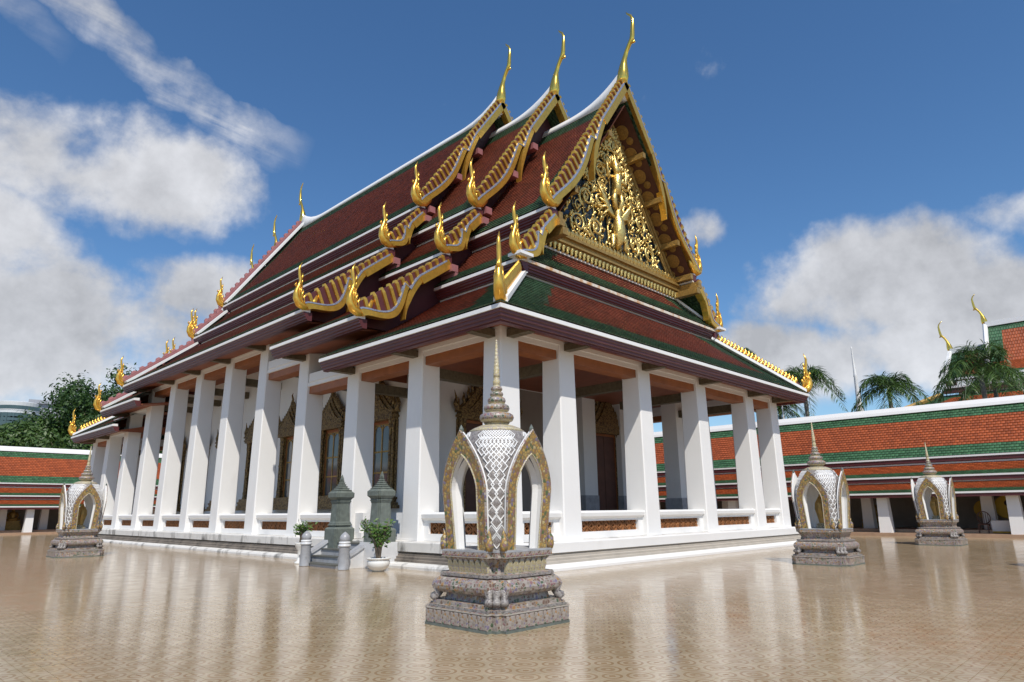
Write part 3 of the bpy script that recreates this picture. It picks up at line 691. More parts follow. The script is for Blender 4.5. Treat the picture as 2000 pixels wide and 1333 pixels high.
def barge(root, P0, P1, y, flip, front=True, teeth=True, tail=True, naga_s=1.):
    """gable board from P0 (x,z) to P1 (x,z) on the left slope, mirrored when flip; front says which way it faces"""
    P0, P1 = Vector(P0), Vector(P1); d = P1-P0; ln = d.length; d /= ln
    n = Vector((d.y, -d.x));  n = -n if n.y < 0 else n          # up and out of the slope
    fs = -1 if front else 1
    def X(u, o, yy):
        p = P0 + d*(u*ln) + n*o; return mir((p.x, y+yy, p.y), flip)
    top = .30
    ub = .36
    k = min(1, ln/5.)
    def off1(u):                                                # first body: straight, then curling in to a hanging tail
        if u < ub: return -.06
        w = (u-ub)/(.68-ub); return -.06 - (.04*w + .98*w**2.6)*k - .14*math.sin(math.pi*w)*k
    def off2(u):                                                # second body runs out into the finial
        w = (u-.50)/.5; return .02 - ((.36 if ln > 7 else .66)*math.sin(math.pi*min(1, w*1.02))**1.25)*k*(1 if w > 0 else 0) - .07*w
    g = MB()
    us = [i/14*ub for i in range(15)]
    g.loops([[X(u, -.26, -.17), X(u, -.26, .17), X(u, .10, .17), X(u, .10, -.17)] for u in us])          # the plain board
    us = [ub + (.68-ub)*i/12 for i in range(13)]
    g.loops([[X(u, off1(u)-w_, -.15), X(u, off1(u)-w_, .15), X(u, off1(u)+w_, .15), X(u, off1(u)+w_, -.15)] for u in us for w_ in (.125*(1-max(0, (u-ub)/(.68-ub)-.6)*2.2),)])
    us = [.50 + .5*i/16 for i in range(17)]
    g.loops([[X(u, off2(u)-w_, -.16), X(u, off2(u)-w_, .16), X(u, off2(u)+w_, .16), X(u, off2(u)+w_, -.16)] for u in us for w_ in (.12+.06*(u-.5),)])
    vb = g.build('verge_board', 'gold' if front else 'purple', root)
    def low(u): return -.06 if u < ub else max(off1(u) if u < .56 else -9, off2(u) if u > .50 else -9)
    w_ = MB(); us = [i/40 for i in range(41)]
    w_.loops([[X(u, low(u), -.06), X(u, low(u), .06), X(u, top-.02, .06), X(u, top-.02, -.06)] for u in us]); w_.build('verge_web', 'purple' if front else 'pink', root)
    if not front:
        v_ = MB(); v_.loops([[X(u, -.04, -.62), X(u, .10, -.62), X(u, .10, -.2), X(u, -.04, -.2)] for u in us]); v_.build('verge_strip', 'white_trim', root)
        for i in range(int(ln/.5)):
            u = (i+.5)/int(ln/.5); v_ = MB(); v_.loops([[X(u-.19/ln, top-.04, -.07), X(u-.19/ln, top-.04, .07), X(u+.19/ln, top-.04, .07), X(u+.19/ln, top-.04, -.07)], [X(u-.08/ln, top+.10, -.05), X(u-.08/ln, top+.10, .05), X(u+.08/ln, top+.10, .05), X(u+.08/ln, top+.10, -.05)]]); v_.build('verge_scallop', 'pink', root)
    t_ = MB(); t_.loops([[X(u, low(u)+.10, -.175), X(u, low(u)+.10, .175), X(u, low(u)+.165, .175), X(u, low(u)+.165, -.175)] for u in us[1:]]); t_.build('mirror_strip', 'bluetrim' if front else 'purple', root)
    if teeth:
        nt_ = max(3, int(ln/.37))
        for i in range(nt_):
            u = (i+.6)/(nt_+.4)
            a = Vector(X(u, low(u)+.13, 0)); b = Vector(X(u, top, 0))
            # the tooth stands up from the body to the straight outer edge, leaning with the board
            b2 = Vector(X(max(0, u-.22*(top-low(u))/ln), top+.05, 0)); v = b2-a
            ang = math.atan2(v.x, v.z)
            inst('tooth', TOOTH, root, a, (0, ang, 0), (1.05*(-1 if flip else 1), 1.25, v.length))
    if tail:
        p = P1 + d*.05; q = mir((p.x, y, p.y-.02), flip)
        inst('naga_finial', NAGA, root, q, (0, 0, 0), (-1.0*naga_s if flip else naga_s, naga_s, naga_s))
    return vb
def chev(root, y, zr, z1, x1, m, name='gable_wall'):
    MB().prism([(x1, z1), (W-x1, z1), (MID, zr)], lambda u, v, d: (u, d, v), y, y+.12).build(name, m, root)

def ridge_cap(root, s, y0, y1, up0, up1):
    """white ridge, swept up at the gable ends"""
    zr = SEC[s]['zr']; ap = SEC[s]['apex']; lo = []
    n = 30
    for i in range(n+1):
        y = lerp(y0, y1, i/n); z = zr
        if up0: w = max(0, 1-(y-y0)/3.4); z += (ap-zr+.55)*w**2.4
        if up1: w = max(0, 1-(y1-y)/3.4); z += (ap-zr+.55)*w**2.4
        lo.append([(MID-.26, y, zr-.30), (MID+.26, y, zr-.30), (MID+.13, y, z-.02), (MID+.07, y, z+.10), (MID-.07, y, z+.10), (MID-.13, y, z-.02)])
    MB().loops(lo).build('ridge_cap', 'white_trim', root, True)

def section(s, y0, y1, cov0, cov1, barge0, barge1, hip0=False, hip1=False):
    """one telescoped roof from y0 (front verge) to y1 (rear verge); cov: how far the lower ends run on under the next roof"""
    S = SEC[s]; x3 = X3C[s]; mbt = MB()
    zr, z1, z2, z3 = S['zr'], S['z1'], S['z2'], S['z3']
    ya, yb = y0-cov0*0, y1
    A0, A1 = (y0 if barge0 else y0-cov0), (y1 if barge1 else y1+cov1)
    for fl in (False, True):
        q = lambda *p: mir(p, fl)
        gb = .45
        bl, br = (1.15 if barge0 else 0), (1.15 if barge1 else 0)
        tile_plane(mbt, q(MID, A0, zr-.02), q(MID, A1, zr-.02), q(X1-.04, A0, z1+.03), q(X1-.04, A1, z1+.03), 46, .12, (1.15, .75, bl, br), .5 if s == 'C' else .3)
        tile_plane(mbt, q(X1+.32, A0, z1-.49), q(X1+.32, A1, z1-.49), q(X2-.04, A0, z2+.03), q(X2-.04, A1, z2+.03), 14, .05, (.0, .75, bl, br), .5 if s == 'C' else .3)
        if not (hip0 or hip1):
            tile_plane(mbt, q(X2+.32, A0, z2-.49), q(X2+.32, A1, z2-.49), q(x3-.04, A0, z3+.03), q(x3-.04, A1, z3+.03), 24, .08, (.0, .85, bl, br), .5 if s == 'C' else .3)
    roof = mbt.build('roof', ['tile_red', 'tile_green'], temple)
    for fl in (False, True):
        sd = -1 if not fl else 1
        for xx, zz, lo_, hi_ in ((X1, z1, A0, A1), (X2, z2, A0, A1)) + (((x3, z3, A0, A1),) if not (hip0 or hip1) else ()):
            e0, e1 = lo_-(.02 if barge0 else 0), hi_+(.02 if barge1 else 0)
            path = [mir((xx, e0, zz), fl), mir((xx, e1, zz), fl)]
            MB().sweep(path, EW, sd).build('eave_strip', 'white_trim', roof)
            MB().sweep(path, EP, sd).build('fascia', 'purple', roof)
            if zz != z3:
                MB().sweep([mir((xx+.30, A0, zz-.47), fl), mir((xx+.30, A1, zz-.47), fl)], [(-.05, -.03), (.03, -.05), (.03, .03), (-.05, .05)], sd).build('flashing', 'white_trim', roof)
        # boards closing the ends between tiers, soffit of the lowest
        for on, y, dy in ((barge0, y0, 1.02 if s == 'F' else .55), (barge1, y1, -1.14 if s == 'F' else -.67)):
            if not on: continue
            MB().prism([mir((x, 0, z), fl)[0:3:2] for x, z in ((X1+.2, z1-.4), (X1+1.2, z1-.4), (X1+1.2, z2-1.2), (X2+.3, z2-.5))], lambda u, v, d: (u, d, v), y+dy, y+dy+.12).build('end_boarding', 'maroon', roof)
            if not (hip0 or hip1):
                MB().prism([mir((x, 0, z), fl)[0:3:2] for x, z in ((X2+.2, z2-.4), (X2+1.6, z2-.4), (X2+1.6, z3-.2), (x3+.5, z3-.2), (x3+.5, z3+.15))], lambda u, v, d: (u, d, v), y+dy+.003, y+dy+.123).build('end_boarding', 'maroon', roof)
        if not (hip0 or hip1):
            MB().prism([mir((x, 0, z), fl)[0:3:2] for x, z in ((x3+.12, z3-.40), (x3+.14, z3-.34), (1.0, z3+.02), (1.0, z3-.06))], lambda u, v, d: (u, d, v), A0+(.75 if barge0 else .05), A1-(.75 if barge1 else .05)).build('eave_soffit', 'soffit', roof)
    for on, y, fr in ((barge0, y0, True), (barge1, y1, False)):
        if not on: continue
        yy = y+(.0 if fr else 0)
        for fl in (False, True):
            tt = fr
            barge(roof, (MID, S['apex']-.12), (X1, z1+.10), yy, fl, fr, tt)
            barge(roof, (X1+.12, z1-.45), (X2, z2+.10), yy, fl, fr, tt, naga_s=.95)
            if not (hip0 or hip1): barge(roof, (X2+.12, z2-.45), (x3, z3+.10), yy, fl, fr, tt, naga_s=.86)
            # purlin ends
            pmat = 'pink' if s != 'F' else 'gold_dull'
            for t in (.36, .62, .93) if s != 'F' else ():
                px_, pz_ = lerp(MID, X1, t)+.25, lerp(zr, z1, t)-.62
                MB().box(*sorted((mir((px_-.16, 0, 0), fl)[0], mir((px_+.16, 0, 0), fl)[0])), yy-.12 if fr else yy-1.1, yy+1.1 if fr else yy+.12, pz_-.15, pz_+.15).build('purlin_end', pmat, roof)
            for xx, zz in ((X1+.28, z1-.72), (X1+.44, z1-1.02), (X2+.28, z2-.72), (X2+.44, z2-1.02)):
                if zz < z2-.6 and (hip0 or hip1): continue
                MB().box(*sorted((mir((xx-.15, 0, 0), fl)[0], mir((xx+.15, 0, 0), fl)[0])), yy-.30 if fr else yy-.8, yy+.8 if fr else yy+.30, zz-.14, zz+.14).build('purlin_end', pmat, roof)
        inst('ridge_finial', CHOFA, roof, (MID, yy, S['apex']+.05), (0, 0, 0 if fr else math.pi))
    ridge_cap(roof, s, A0, A1, barge0, barge1)
    return roof
YF, YM, YC, YE, YM2, YF2 = 1.55, 5.59, 9.38, 31.0, 35.1, 39.0
rC = section('C', YC, YE, 0, 0, True, True)
rM = section('M', YM, YC+2.5, 0, 0, True, False)
rM2 = section('M', YE-2.5, YM2, 0, 0, False, True)
rF = section('F', YF, YM+2.6, 0, 0, True, False, hip0=True)
rF2 = section('F', YM2-2.6, YF2, 0, 0, False, True, hip1=True)
for r_, s, y, dy in ((rC, 'C', YC, .7), (rM, 'M', YM, .7), (rC, 'C', YE, -.82), (rM2, 'M', YM2, -.82), (rF2, 'F', YF2, -1.05)):
    chev(r_, y+dy, SEC[s]['zr']-.35, SEC[s]['z1']-.3, X1+.35, 'maroon')
# verge soffits of the middle roofs
def skirt(root, y_in, y_out, z_in, z_out, x_in, x_out, n, border, name, rust=False):
    mb = MB(); f = 1 if y_out < y_in else -1
    tile_plane(mb, (x_in, y_in, z_in), (W-x_in, y_in, z_in), (x_out-.04, y_out-.04*f, z_out+.03), (W-x_out+.04, y_out-.04*f, z_out+.03), n, .06, border, .3)
    return mb.build(name, ['tile_red', 'tile_green'], root)
def hips(root, y_g, y_edge, front):
    """skirt roofs of an end: tier 2 across the gable foot, tier 3 hipped round the corner"""
    S = SEC['F']; z2, z3 = S['z2'], S['z3']; f = 1 if front else -1
    skirt(root, y_g+1.05*f, y_g, z2+1.35, z2, X1+.25, X2, 10, (.0, .80, 1.3, 1.3), 'skirt_roof')
    rear = (YM+2.6) if front else (YM2-2.6)
    yt = y_g+.30*f
    mb = MB()
    tile_plane(mb, (X2+.32, yt, z2-.49), (W-X2-.32, yt, z2-.49), (X3-.04, y_edge-.04*f, z3+.03), (W-X3+.04, y_edge-.04*f, z3+.03), 20, .08, (0, 1.15, 1.7, 1.7), .3)
    for fl in (False, True):
        q = lambda *p: mir(p, fl)
        tile_plane(mb, q(X2+.32, yt, z2-.49), q(X2+.32, rear, z2-.49), q(X3-.04, y_edge-.04*f, z3+.03), q(X3-.04, rear, z3+.03), 22, .08, (0, .95, 1.5, .3), .3)
    sk = mb.build('skirt_roof', ['tile_red', 'tile_green'], root)
    p3 = [(X3, rear, z3), (X3, y_edge, z3), (W-X3, y_edge, z3), (W-X3, rear, z3)]; sd = 1 if front else -1
    MB().sweep(p3, EW, sd).build('eave_strip', 'white_trim', root); MB().sweep(p3, EP, sd).build('fascia', 'purple', root)
    p2 = [(X2, y_g, z2), (W-X2, y_g, z2)]
    MB().sweep(p2, [(a*1.02, b+.003) for a, b in EW], sd).build('eave_strip', 'rust_trim' if front else 'white_trim', root); MB().sweep(p2, EP, sd).build('fascia', 'purple', root)
    MB().sweep([(X2+.3, y_g+.28*f, z2-.47), (W-X2-.3, y_g+.28*f, z2-.47)], [(-.05, -.03), (.05, -.05), (.05, .03), (-.05, .05)], sd).build('flashing', 'clean_mould', root)
    MB().sweep([(X1+.2, y_g+1.0*f, z2+1.36), (W-X1-.2, y_g+1.0*f, z2+1.36)], [(-.06, -.03), (.08, -.06), (.08, .02), (-.06, .06)], sd).build('flashing', 'white_trim', root)
    # soffit under the eaves
    so_ = MB()
    so_.loops([[(x, y, z) for x, y, z in ((X3+o, y_edge+o*f, z), (W-X3-o, y_edge+o*f, z), (W-X3-o, rear-.1*f, z), (X3+o, rear-.1*f, z))] for o, z in ((.14, z3-.42), (1.9, z3+.02))], cap0=False, cap1=False)
    so_.build('eave_soffit', 'soffit', root)
    for fl in (False, True):                             # white hip with a crest of gilt flames and a naga at its foot
        a = Vector(mir((X2+.30, yt-.02*f, z2-.42), fl)); b = Vector(mir((X3+.10, y_edge+.10*f, z3+.12), fl)); d = (b-a)
        up = Vector((0, 0, 1)); sdv = d.cross(up).normalized()
        hb = MB(); hb.loops([[tuple(p+sdv*.20-up*.06), tuple(p+sdv*.19+up*.09), tuple(p-sdv*.19+up*.09), tuple(p-sdv*.20-up*.06)] for p in (a, b)]); hb.build('hip_cap', 'white_trim', root)
        n = 26
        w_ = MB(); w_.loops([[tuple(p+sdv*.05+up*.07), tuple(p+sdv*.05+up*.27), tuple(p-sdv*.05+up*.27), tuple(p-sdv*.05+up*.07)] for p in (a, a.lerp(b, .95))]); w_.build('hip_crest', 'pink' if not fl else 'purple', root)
        yaw = math.atan2(d.y, d.x)
        for i in range(n):
            p = a.lerp(b, (i+.4)/n*.93)
            inst('crest_flame', FLAME, root, p+up*.12, (0, 0, yaw), (.85, .85, .85))
        inst('naga_finial', NAGA, root, b+up*.03, (0, 0, math.atan2(-d.y, -d.x)), (.92, .92, .92))
        if True:                                          # tier 2 hip
            a = Vector(mir((X1+.25, y_g+1.05*f, z2+1.36), fl)); b = Vector(mir((X2+.03, y_g+.03*f, z2+.05), fl)); sdv = (b-a).cross(up).normalized()
            hb = MB(); hb.loops([[tuple(p+sdv*.12-up*.06), tuple(p+sdv*.11+up*.08), tuple(p-sdv*.11+up*.08), tuple(p-sdv*.12-up*.06)] for p in (a, b)]); hb.build('hip_cap', 'white_trim', root)
            pm = MB(); px_, py_ = mir((X2, 0, 0), fl)[0], y_g
            pm.box(px_-.32, px_+.32, py_-.30, py_+.30, z2-.02, z2+.09); pm.build('finial_block', 'white_trim', root)
fl_ = MB()
fl_.tube([(-.16, 0, .0), (-.02, 0, .12), (.10, 0, .26), (.06, 0, .36), (.11, 0, .46)], [.10, .12, .09, .05, .006], 6, .8, (0, 1, 0))
FLAME = fl_.mesh('crest_flame', ['gold'], True)
hips(rF, YF, -1.05, True)
hips(rF2, YF2, 42.1, False)

# ------------------------------------------------------------------ gilded pediment
YP = YF+1.05
def pediment():
    pb = MB(); zb, zt, hw = 11.95, 18.75, 4.55
    pb.prism([(MID-hw-.25, zb-.1), (MID+hw+.25, zb-.1), (MID, zt+.35)], lambda u, v, d: (u, d, v), YP, YP+.1)
    ped = pb.build('pediment', 'bluemirror', temple)
    y = YP-.10
    # frame mouldings
    for fl in (1, -1):
        m = MB()
        for o, r in ((0, .10), (.20, .06), (.33, .045)):
            m.tube([(MID+fl*(hw+.1-o*1.2), y-.02, zb+.35), (MID, y-.02, zt+.25-o*1.9)], r, 6)
        m.build('pediment_frame', 'gold_dull', ped)
    # base: cornice, lotus petals above, pendant drops below
    m = MB()
    for z0, z1, d in ((-.42, -.30, .14), (-.30, -.22, .24), (-.22, -.06, .18), (-.06, .02, .30), (.02, .12, .22)): m.box(MID-hw-.35, MID+hw+.35, y-d, YP, zb+z0, zb+z1)
    m.build('cornice', 'gold_dull', ped)
    pt = MB().loops([[(-.10, -.03, 0), (.10, -.03, 0), (.10, .03, 0), (-.10, .03, 0)], [(-.115, -.09, .14), (.115, -.09, .14), (.115, .03, .14), (-.115, .03, .14)], [(-.05, -.07, .27), (.05, -.07, .27), (.05, .02, .27), (-.05, .02, .27)], [(-.005, -.02, .38), (.005, -.02, .38), (.005, .0, .38), (-.005, .0, .38)]]).mesh('lotus_petal', ['gold_ped'])
    dr = MB().lathe([(.03, 0), (.10, -.05), (.105, -.13), (.06, -.22), (.075, -.28), (.005, -.38)], 8).mesh('pendant_drop', ['gold_ped'], True)
    n = 37
    for i in range(n):
        x = MID-hw-.1+(2*hw+.2)*i/(n-1)
        inst('lotus_petal', pt, ped, (x, y-.12, zb+.12)); inst('pendant_drop', dr, ped, (x, y-.10, zb-.30))
    # scrolls: three sizes of spiral with leaf tips, mirrored about the middle
    def scroll(turns, r0, seed, leaves):
        g = MB(); q = random.Random(seed); pts = []; rad = []
        N_ = int(22*turns)
        for i in range(N_+1):
            t = i/N_; a = t*turns*2*math.pi; r = r0*(1-.86*t)
            pts.append((r*math.cos(a), -.05-.10*math.sin(math.pi*t*.9), r*math.sin(a))); rad.append(r0*(.15-.06*t))
        g.tube(pts, rad, 6)
        g.lathe([(.0, -.04), (r0*.15, 0), (r0*.13, .06), (.0, .12)], 7, (0, 0, 0))
        for k in range(leaves):
            a = k/leaves*2*math.pi*.92+q.uniform(-.2, .2); r = r0*(1.02-.10*k/leaves)
            c, s = math.cos(a), math.sin(a); l = r0*q.uniform(.28, .5)
            g.tube([(r*c, -.06, r*s), (r*c+l*.55*c-l*.3*s, -.15, r*s+l*.55*s+l*.3*c), (r*c+l*c*.8-l*.8*s, -.08, r*s+l*s*.8+l*.8*c)], [r0*.085, r0*.10, .006], 5)
        return g.mesh('scroll', ['gold_ped'], True)
    SC = [scroll(1.9, .42, 1, 7), scroll(2.2, .33, 2, 6), scroll(1.6, .24, 3, 5)]
    q = random.Random(5); placed = []
    def halfw(z): return (hw-.5)*(1-(z-zb)/(zt-zb+.2))
    cand = []
    for ri, r in ((0, .50), (1, .40), (2, .30)):
        for k in range(900):
            z = q.uniform(zb+.45+r, zt-1.0); w = halfw(z)-r*1.1
            if w < .15: continue
            x = q.uniform(.15, w)
            if x < 1.0*(1-(z-zb)/5.2)+.25 and z < zb+4.6: continue
            if all((x-a)**2+(z-b)**2 > ((r+c)*.93)**2 for a, b, c, _ in placed): placed.append((x, z, r, ri))
    for x, z, r, ri in placed:
        rot = q.uniform(0, 6.28)
        for s in (1, -1):
            inst('scroll', SC[ri], ped, (MID+s*x, y+.02, z), (0, rot*s, 0), (s*1.08, 1, 1.08))
    # stems and small flames between
    st = MB()
    for s in (1, -1):
        for k in range(7):
            x0 = .3+.62*k; pts = []
            for i in range(12):
                t = i/11; z = zb+.35+t*(zt-zb-.8)*(1-x0/(hw+.1)); x = x0*(1-.25*t)+.16*math.sin(t*9+k); pts.append((MID+s*min(x, max(.05, halfw(z)-.1)), y+.03-.05*math.sin(t*12), z))
            st.tube(pts, [.055-.03*i/11 for i in range(12)], 5)
        for k in range(230):
            z = q.uniform(zb+.3, zt-.4); x = q.uniform(.1, max(.15, halfw(z)+.15)); a = q.uniform(-.9, .9); l = q.uniform(.18, .36)
            c = (MID+s*x, y, z)
            st.tube([(c[0], y+.05, z), (c[0]+s*l*.4*math.sin(a), y-.10, z+l*.5), (c[0]+s*l*.9*math.sin(a)+.05, y-.02, z+l)], [.05, .06, .005], 5)
    st.build('vine_stems', 'gold_ped', ped, True)
    # central relief: a crowned figure standing on a coiled winged mount
    fg = MB(); zc = zb+1.0
    fg.tube([(MID, y-.1, zc-.50), (MID, y-.22, zc-.15), (MID, y-.28, zc+.35), (MID, y-.28, zc+.75), (MID, y-.26, zc+1.02), (MID, y-.30, zc+1.22), (MID, y-.40, zc+1.30)], [.10, .24, .29, .25, .15, .17, .05], 10)
    for s_ in (1, -1): fg.tube([(MID+s_*.16, y-.2, zc+.0), (MID+s_*.48, y-.28, zc-.05), (MID+s_*.42, y-.25, zc-.42), (MID+s_*.56, y-.25, zc-.55)], [.14, .13, .08, .03], 7)
    for s in (1, -1):                                    # wings
        for k in range(5):
            fg.tube([(MID+s*.25, y-.2, zc+.9), (MID+s*(.7+.08*k), y-.25, zc+1.1+.16*k), (MID+s*(1.05+.05*k), y-.12, zc+.75+.42*k)], [.10, .09, .01], 6)
        fg.tube([(MID+s*.12, y-.25, zc+1.3), (MID+s*.30, y-.32, zc+1.75), (MID+s*.16, y-.3, zc+2.15)], [.11, .12, .12], 7)       # legs
        fg.tube([(MID+s*.24, y-.25, zc+2.85), (MID+s*.62, y-.32, zc+2.7), (MID+s*.72, y-.32, zc+3.15), (MID+s*.66, y-.3, zc+3.45)], [.09, .08, .07, .05], 6)  # arms
    fg.tube([(MID, y-.25, zc+2.05), (MID, y-.32, zc+2.45), (MID, y-.32, zc+2.85), (MID, y-.28, zc+3.05)], [.22, .17, .24, .09], 10)
    fg.tube([(MID, y-.28, zc+3.0), (MID, y-.32, zc+3.2), (MID, y-.30, zc+3.36), (MID, y-.28, zc+3.5), (MID, y-.26, zc+3.75), (MID, y-.25, zc+4.15)], [.08, .15, .14, .13, .07, .008], 9)
    for k in range(9):
        a = math.pi*(k+.5)/9; fg.tube([(MID+.35*math.cos(a), y-.08, zc+3.15+.35*math.sin(a)), (MID+.62*math.cos(a), y-.16, zc+3.2+.62*math.sin(a)), (MID+.82*math.cos(a), y-.06, zc+3.3+.86*math.sin(a))], [.06, .07, .006], 5)
    fg.build('relief_figure', 'gold_ped', ped, True)
    # sloping soffit of the gable overhang with gilt medallions
    S = SEC['F']
    for fl in (False, True):
        a = Vector((MID, S['zr']-.62)); b = Vector((X1+.30, S['z1']-.42)); d = (b-a).normalized(); n = Vector((d.y, -d.x)); n = n if n.y < 0 else -n
        pts = [mir((p.x+n.x*o, yy, p.y+n.y*o), fl) for p, o in ((a, .0), (b, .0)) for yy in (YF-.02, YP+.3)]
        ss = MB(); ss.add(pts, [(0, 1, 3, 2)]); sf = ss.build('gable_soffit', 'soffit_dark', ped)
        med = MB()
        for r0, r1, h in ((1, .80, .02), (.70, .52, .03), (.42, .0, .025)):
            N_ = 20
            for k in range(N_):
                t0, t1 = 2*math.pi*k/N_, 2*math.pi*(k+1)/N_
                med.add([(r0*math.cos(t0), r0*math.sin(t0), h), (r0*math.cos(t1), r0*math.sin(t1), h), (r1*math.cos(t1), r1*math.sin(t1), h*1.3), (r1*math.cos(t0), r1*math.sin(t0), h*1.3)], [(0, 1, 2, 3)])
        N_ = 20; med.loops([[(r*math.cos(2*math.pi*k/N_), r*math.sin(2*math.pi*k/N_), z) for k in range(N_)] for r, z in ((1, 0), (1, .015))], cap0=False)
        me = med.mesh('medallion', ['medallion'])
        nn = Vector(mir((n.x, 0, n.y), False)); nn = Vector((-n.x if fl else n.x, 0, n.y)); qt = nn.to_track_quat('Z', 'Y').to_euler()
        ln = (b-a).length; i = 0; t = .12
        while t < .97:
            big = i % 2 == 0
            for yo, r in (((.62, .33),) if big else ((.40, .17), (.92, .16))):
                p = a + (b-a)*(t+(0 if big else (yo-.6)*.03)) + n*.012
                q3 = mir((p.x, YF+yo, p.y), fl); o = inst('medallion', me, sf, q3, qt, (r, r, 1))
            t += .062; i += 1
        for t in (.27, .52, .77, .97):
            p = a+(b-a)*t + n*.08; px_ = mir((p.x, 0, 0), fl)[0]
            MB().box(px_-.10, px_+.10, YF-.05, YP+.1, p.y-.16, p.y+.10).build('gable_purlin', 'gold_dull', ped)
pediment()

# ------------------------------------------------------------------ boundary-stone shrines
def redent(h, z, n=.18):
    a, b, c = h, h-n/2, h-n
    q = [(a, -c), (a, c), (b, c), (b, b), (c, b), (c, a)]                    # one quarter, then turned
    pts = []
    for k in range(4):
        ca, sa = round(math.cos(k*math.pi/2)), round(math.sin(k*math.pi/2))
        pts += [(x*ca-y*sa, x*sa+y*ca, z) for x, y in q[1:]]
    return pts
SH_N = 14
def sh_R(z): return pl([(1.04, .575), (1.5, .60), (1.9, .625), (2.2, .625), (2.4, .60), (2.55, .565), (2.68, .51), (2.78, .45), (2.86, .37)], z)
def sh_p(z): return pl([(1.04, 4.2), (1.9, 4.0), (2.6, 2.2), (2.9, 2.0)], z)
def sh_wi(z): return 0 if z >= 2.42 else pl([(1.04, .25), (1.9, .29)], z) if z < 1.9 else .29*max(0, 1-((z-1.9)/.52)**1.75)**.82
def sh_wo(z): return 0 if z >= 2.76 else pl([(1.04, .415), (1.9, .465)], z) if z < 1.9 else .465*max(0, 1-((z-1.9)/.86)**1.65)**.88
def sh_D(z): return .585 + .155*((z-1.04)/1.72)
def sh_pt(phi, z, off=0):
    p = sh_p(z); r = (sh_R(z)+off)/((abs(math.cos(phi))**p+abs(math.sin(phi))**p)**(1/p)); return Vector((r*math.cos(phi), r*math.sin(phi), z))
def make_shrine(name, loc, label, detailed, stone, sc=1.):
    root = thing(name, loc, label, 'shrine', 'porcelain shrines round the temple'); root.scale = (sc, sc, sc)
    prof = [(.835, 0), (.835, .225), (.845, .23), (.845, .245), (.80, .25), (.80, .285), (.76, .29), (.76, .335), (.64, .345), (.62, .43), (.72, .455), (.765, .50), (.775, .55), (.755, .61), (.70, .655), (.66, .665), (.685, .675), (.685, .72), (.60, .73), (.58, .79), (.605, .88), (.655, .945), (.675, .95), (.675, 1.035), (.665, 1.045)]
    b = MB(); b.loops([redent(h, z) for h, z in prof]); base = b.build('base', 'mosaic', root)
    for h, z0, z1, m in ((.842, -.001, .035, 'greenstone'), (.848, .230, .242, 'clean_mould'), (.806, .252, .283, 'mosaic_grey'), (.69, .68, .716, 'mosaic_grey'), (.680, 1.022, 1.05, 'marble'), (.679, .947, .955, 'clean_mould')):
        r_ = MB(); r_.loops([redent(h, z0), redent(h, z1)]); r_.build('moulding', m, base)
    # white joints standing for the tile panels of the two flat bands, panels themselves as pieces
    def band(h, z0, z1, n, part):
        w = 2*(h-.18)/n
        pm = MB().loops([[(-w/2+.006, -.001, z0), (w/2-.006, -.001, z0), (w/2-.006, -.001, z1), (-w/2+.006, -.001, z1)], [(-w/2+.010, -.007, z0+.004), (w/2-.010, -.007, z0+.004), (w/2-.010, -.007, z1-.004), (-w/2+.010, -.007, z1-.004)]], cap0=False)
        me = pm.mesh('panel_tile', ['mosaic'])
        bk = MB()
        for k in range(4):
            a = k*math.pi/2
            for i in range(n):
                x = -h+.18+(i+.5)*w
                inst('panel_tile', me, base, (x*math.cos(a)+h*math.sin(a), x*math.sin(a)-h*math.cos(a), 0), (0, 0, a))
    if detailed:
        band(.836, .042, .222, 7, 1); band(.676, .962, 1.018, 5, 1)
        bp = MB().loops([[(-.055, -.003, 0), (.055, -.003, 0), (.055, .03, 0), (-.055, .03, 0)], [(-.06, -.03, .10), (.06, -.03, .10), (.06, .03, .10), (-.06, .03, .10)], [(-.035, -.045, .16), (.035, -.045, .16), (.035, .03, .16), (-.035, .03, .16)], [(-.005, -.035, .20), (.005, -.035, .20), (.005, .03, .20), (-.005, .03, .20)]]).mesh('lotus_petal', ['mosaic_yellow'])
        for k in range(4):
            a = k*math.pi/2
            for i in range(7):
                x = -.36+.12*i; inst('lotus_petal', bp, base, (x*math.cos(a)+.595*math.sin(a), x*math.sin(a)-.595*math.cos(a), .735), (R(0), 0, a))
    for k in range(4):                                                 # lion feet at the corners, under the roll
        ft = MB(); a = k*math.pi/2+math.pi/4
        for da in (-.115, 0, .115):
            rr = .985 if da == 0 else .975; x, y = rr*math.cos(a+da), rr*math.sin(a+da); c, s = math.cos(a), math.sin(a)
            ft.tube([(x*.86, y*.86, .56), (x*.93, y*.93, .50), (x*.90, y*.90, .42), (x*.97, y*.97, .365), (x*.99, y*.99, .338)], [.05, .07, .055, .065, .045], 7)
        ft.build('lion_feet', 'mosaic_grey', root, True)
    # body: four corner piers closing to a dome, white inside
    zs = [1.045+i*(1.815/34) for i in range(35)]
    ob, ib = MB(), MB()
    for k in range(4):
        a0 = k*math.pi/2
        lo, li = [], []
        for z in zs:
            ph0 = math.atan2(sh_wi(z)+.012, sh_R(z)); ro, ri = [], []
            if z >= 2.42: ph0 = 0
            for j in range(SH_N+1):
                ph = lerp(ph0, math.pi/2-ph0, j/SH_N); p = sh_pt(ph, z); q = sh_pt(ph, z, -.10)
                ca, sa = math.cos(a0), math.sin(a0)
                ro.append((p.x*ca-p.y*sa, p.x*sa+p.y*ca, z)); ri.append((q.x*ca-q.y*sa, q.x*sa+q.y*ca, z-.0))
            lo.append(ro); li.append(ri)
        ob.loops(lo, False, False, False)
        ib.loops(li, False, False, False)
        for e in (0, -1): ib.loops([[a_[e], b_[e]] for a_, b_ in zip(lo, li)], False, False, False)
    body = ob.build('dome', 'mosaic_grey', root, True)
    ib.build('niche_lining', 'white', root, True)
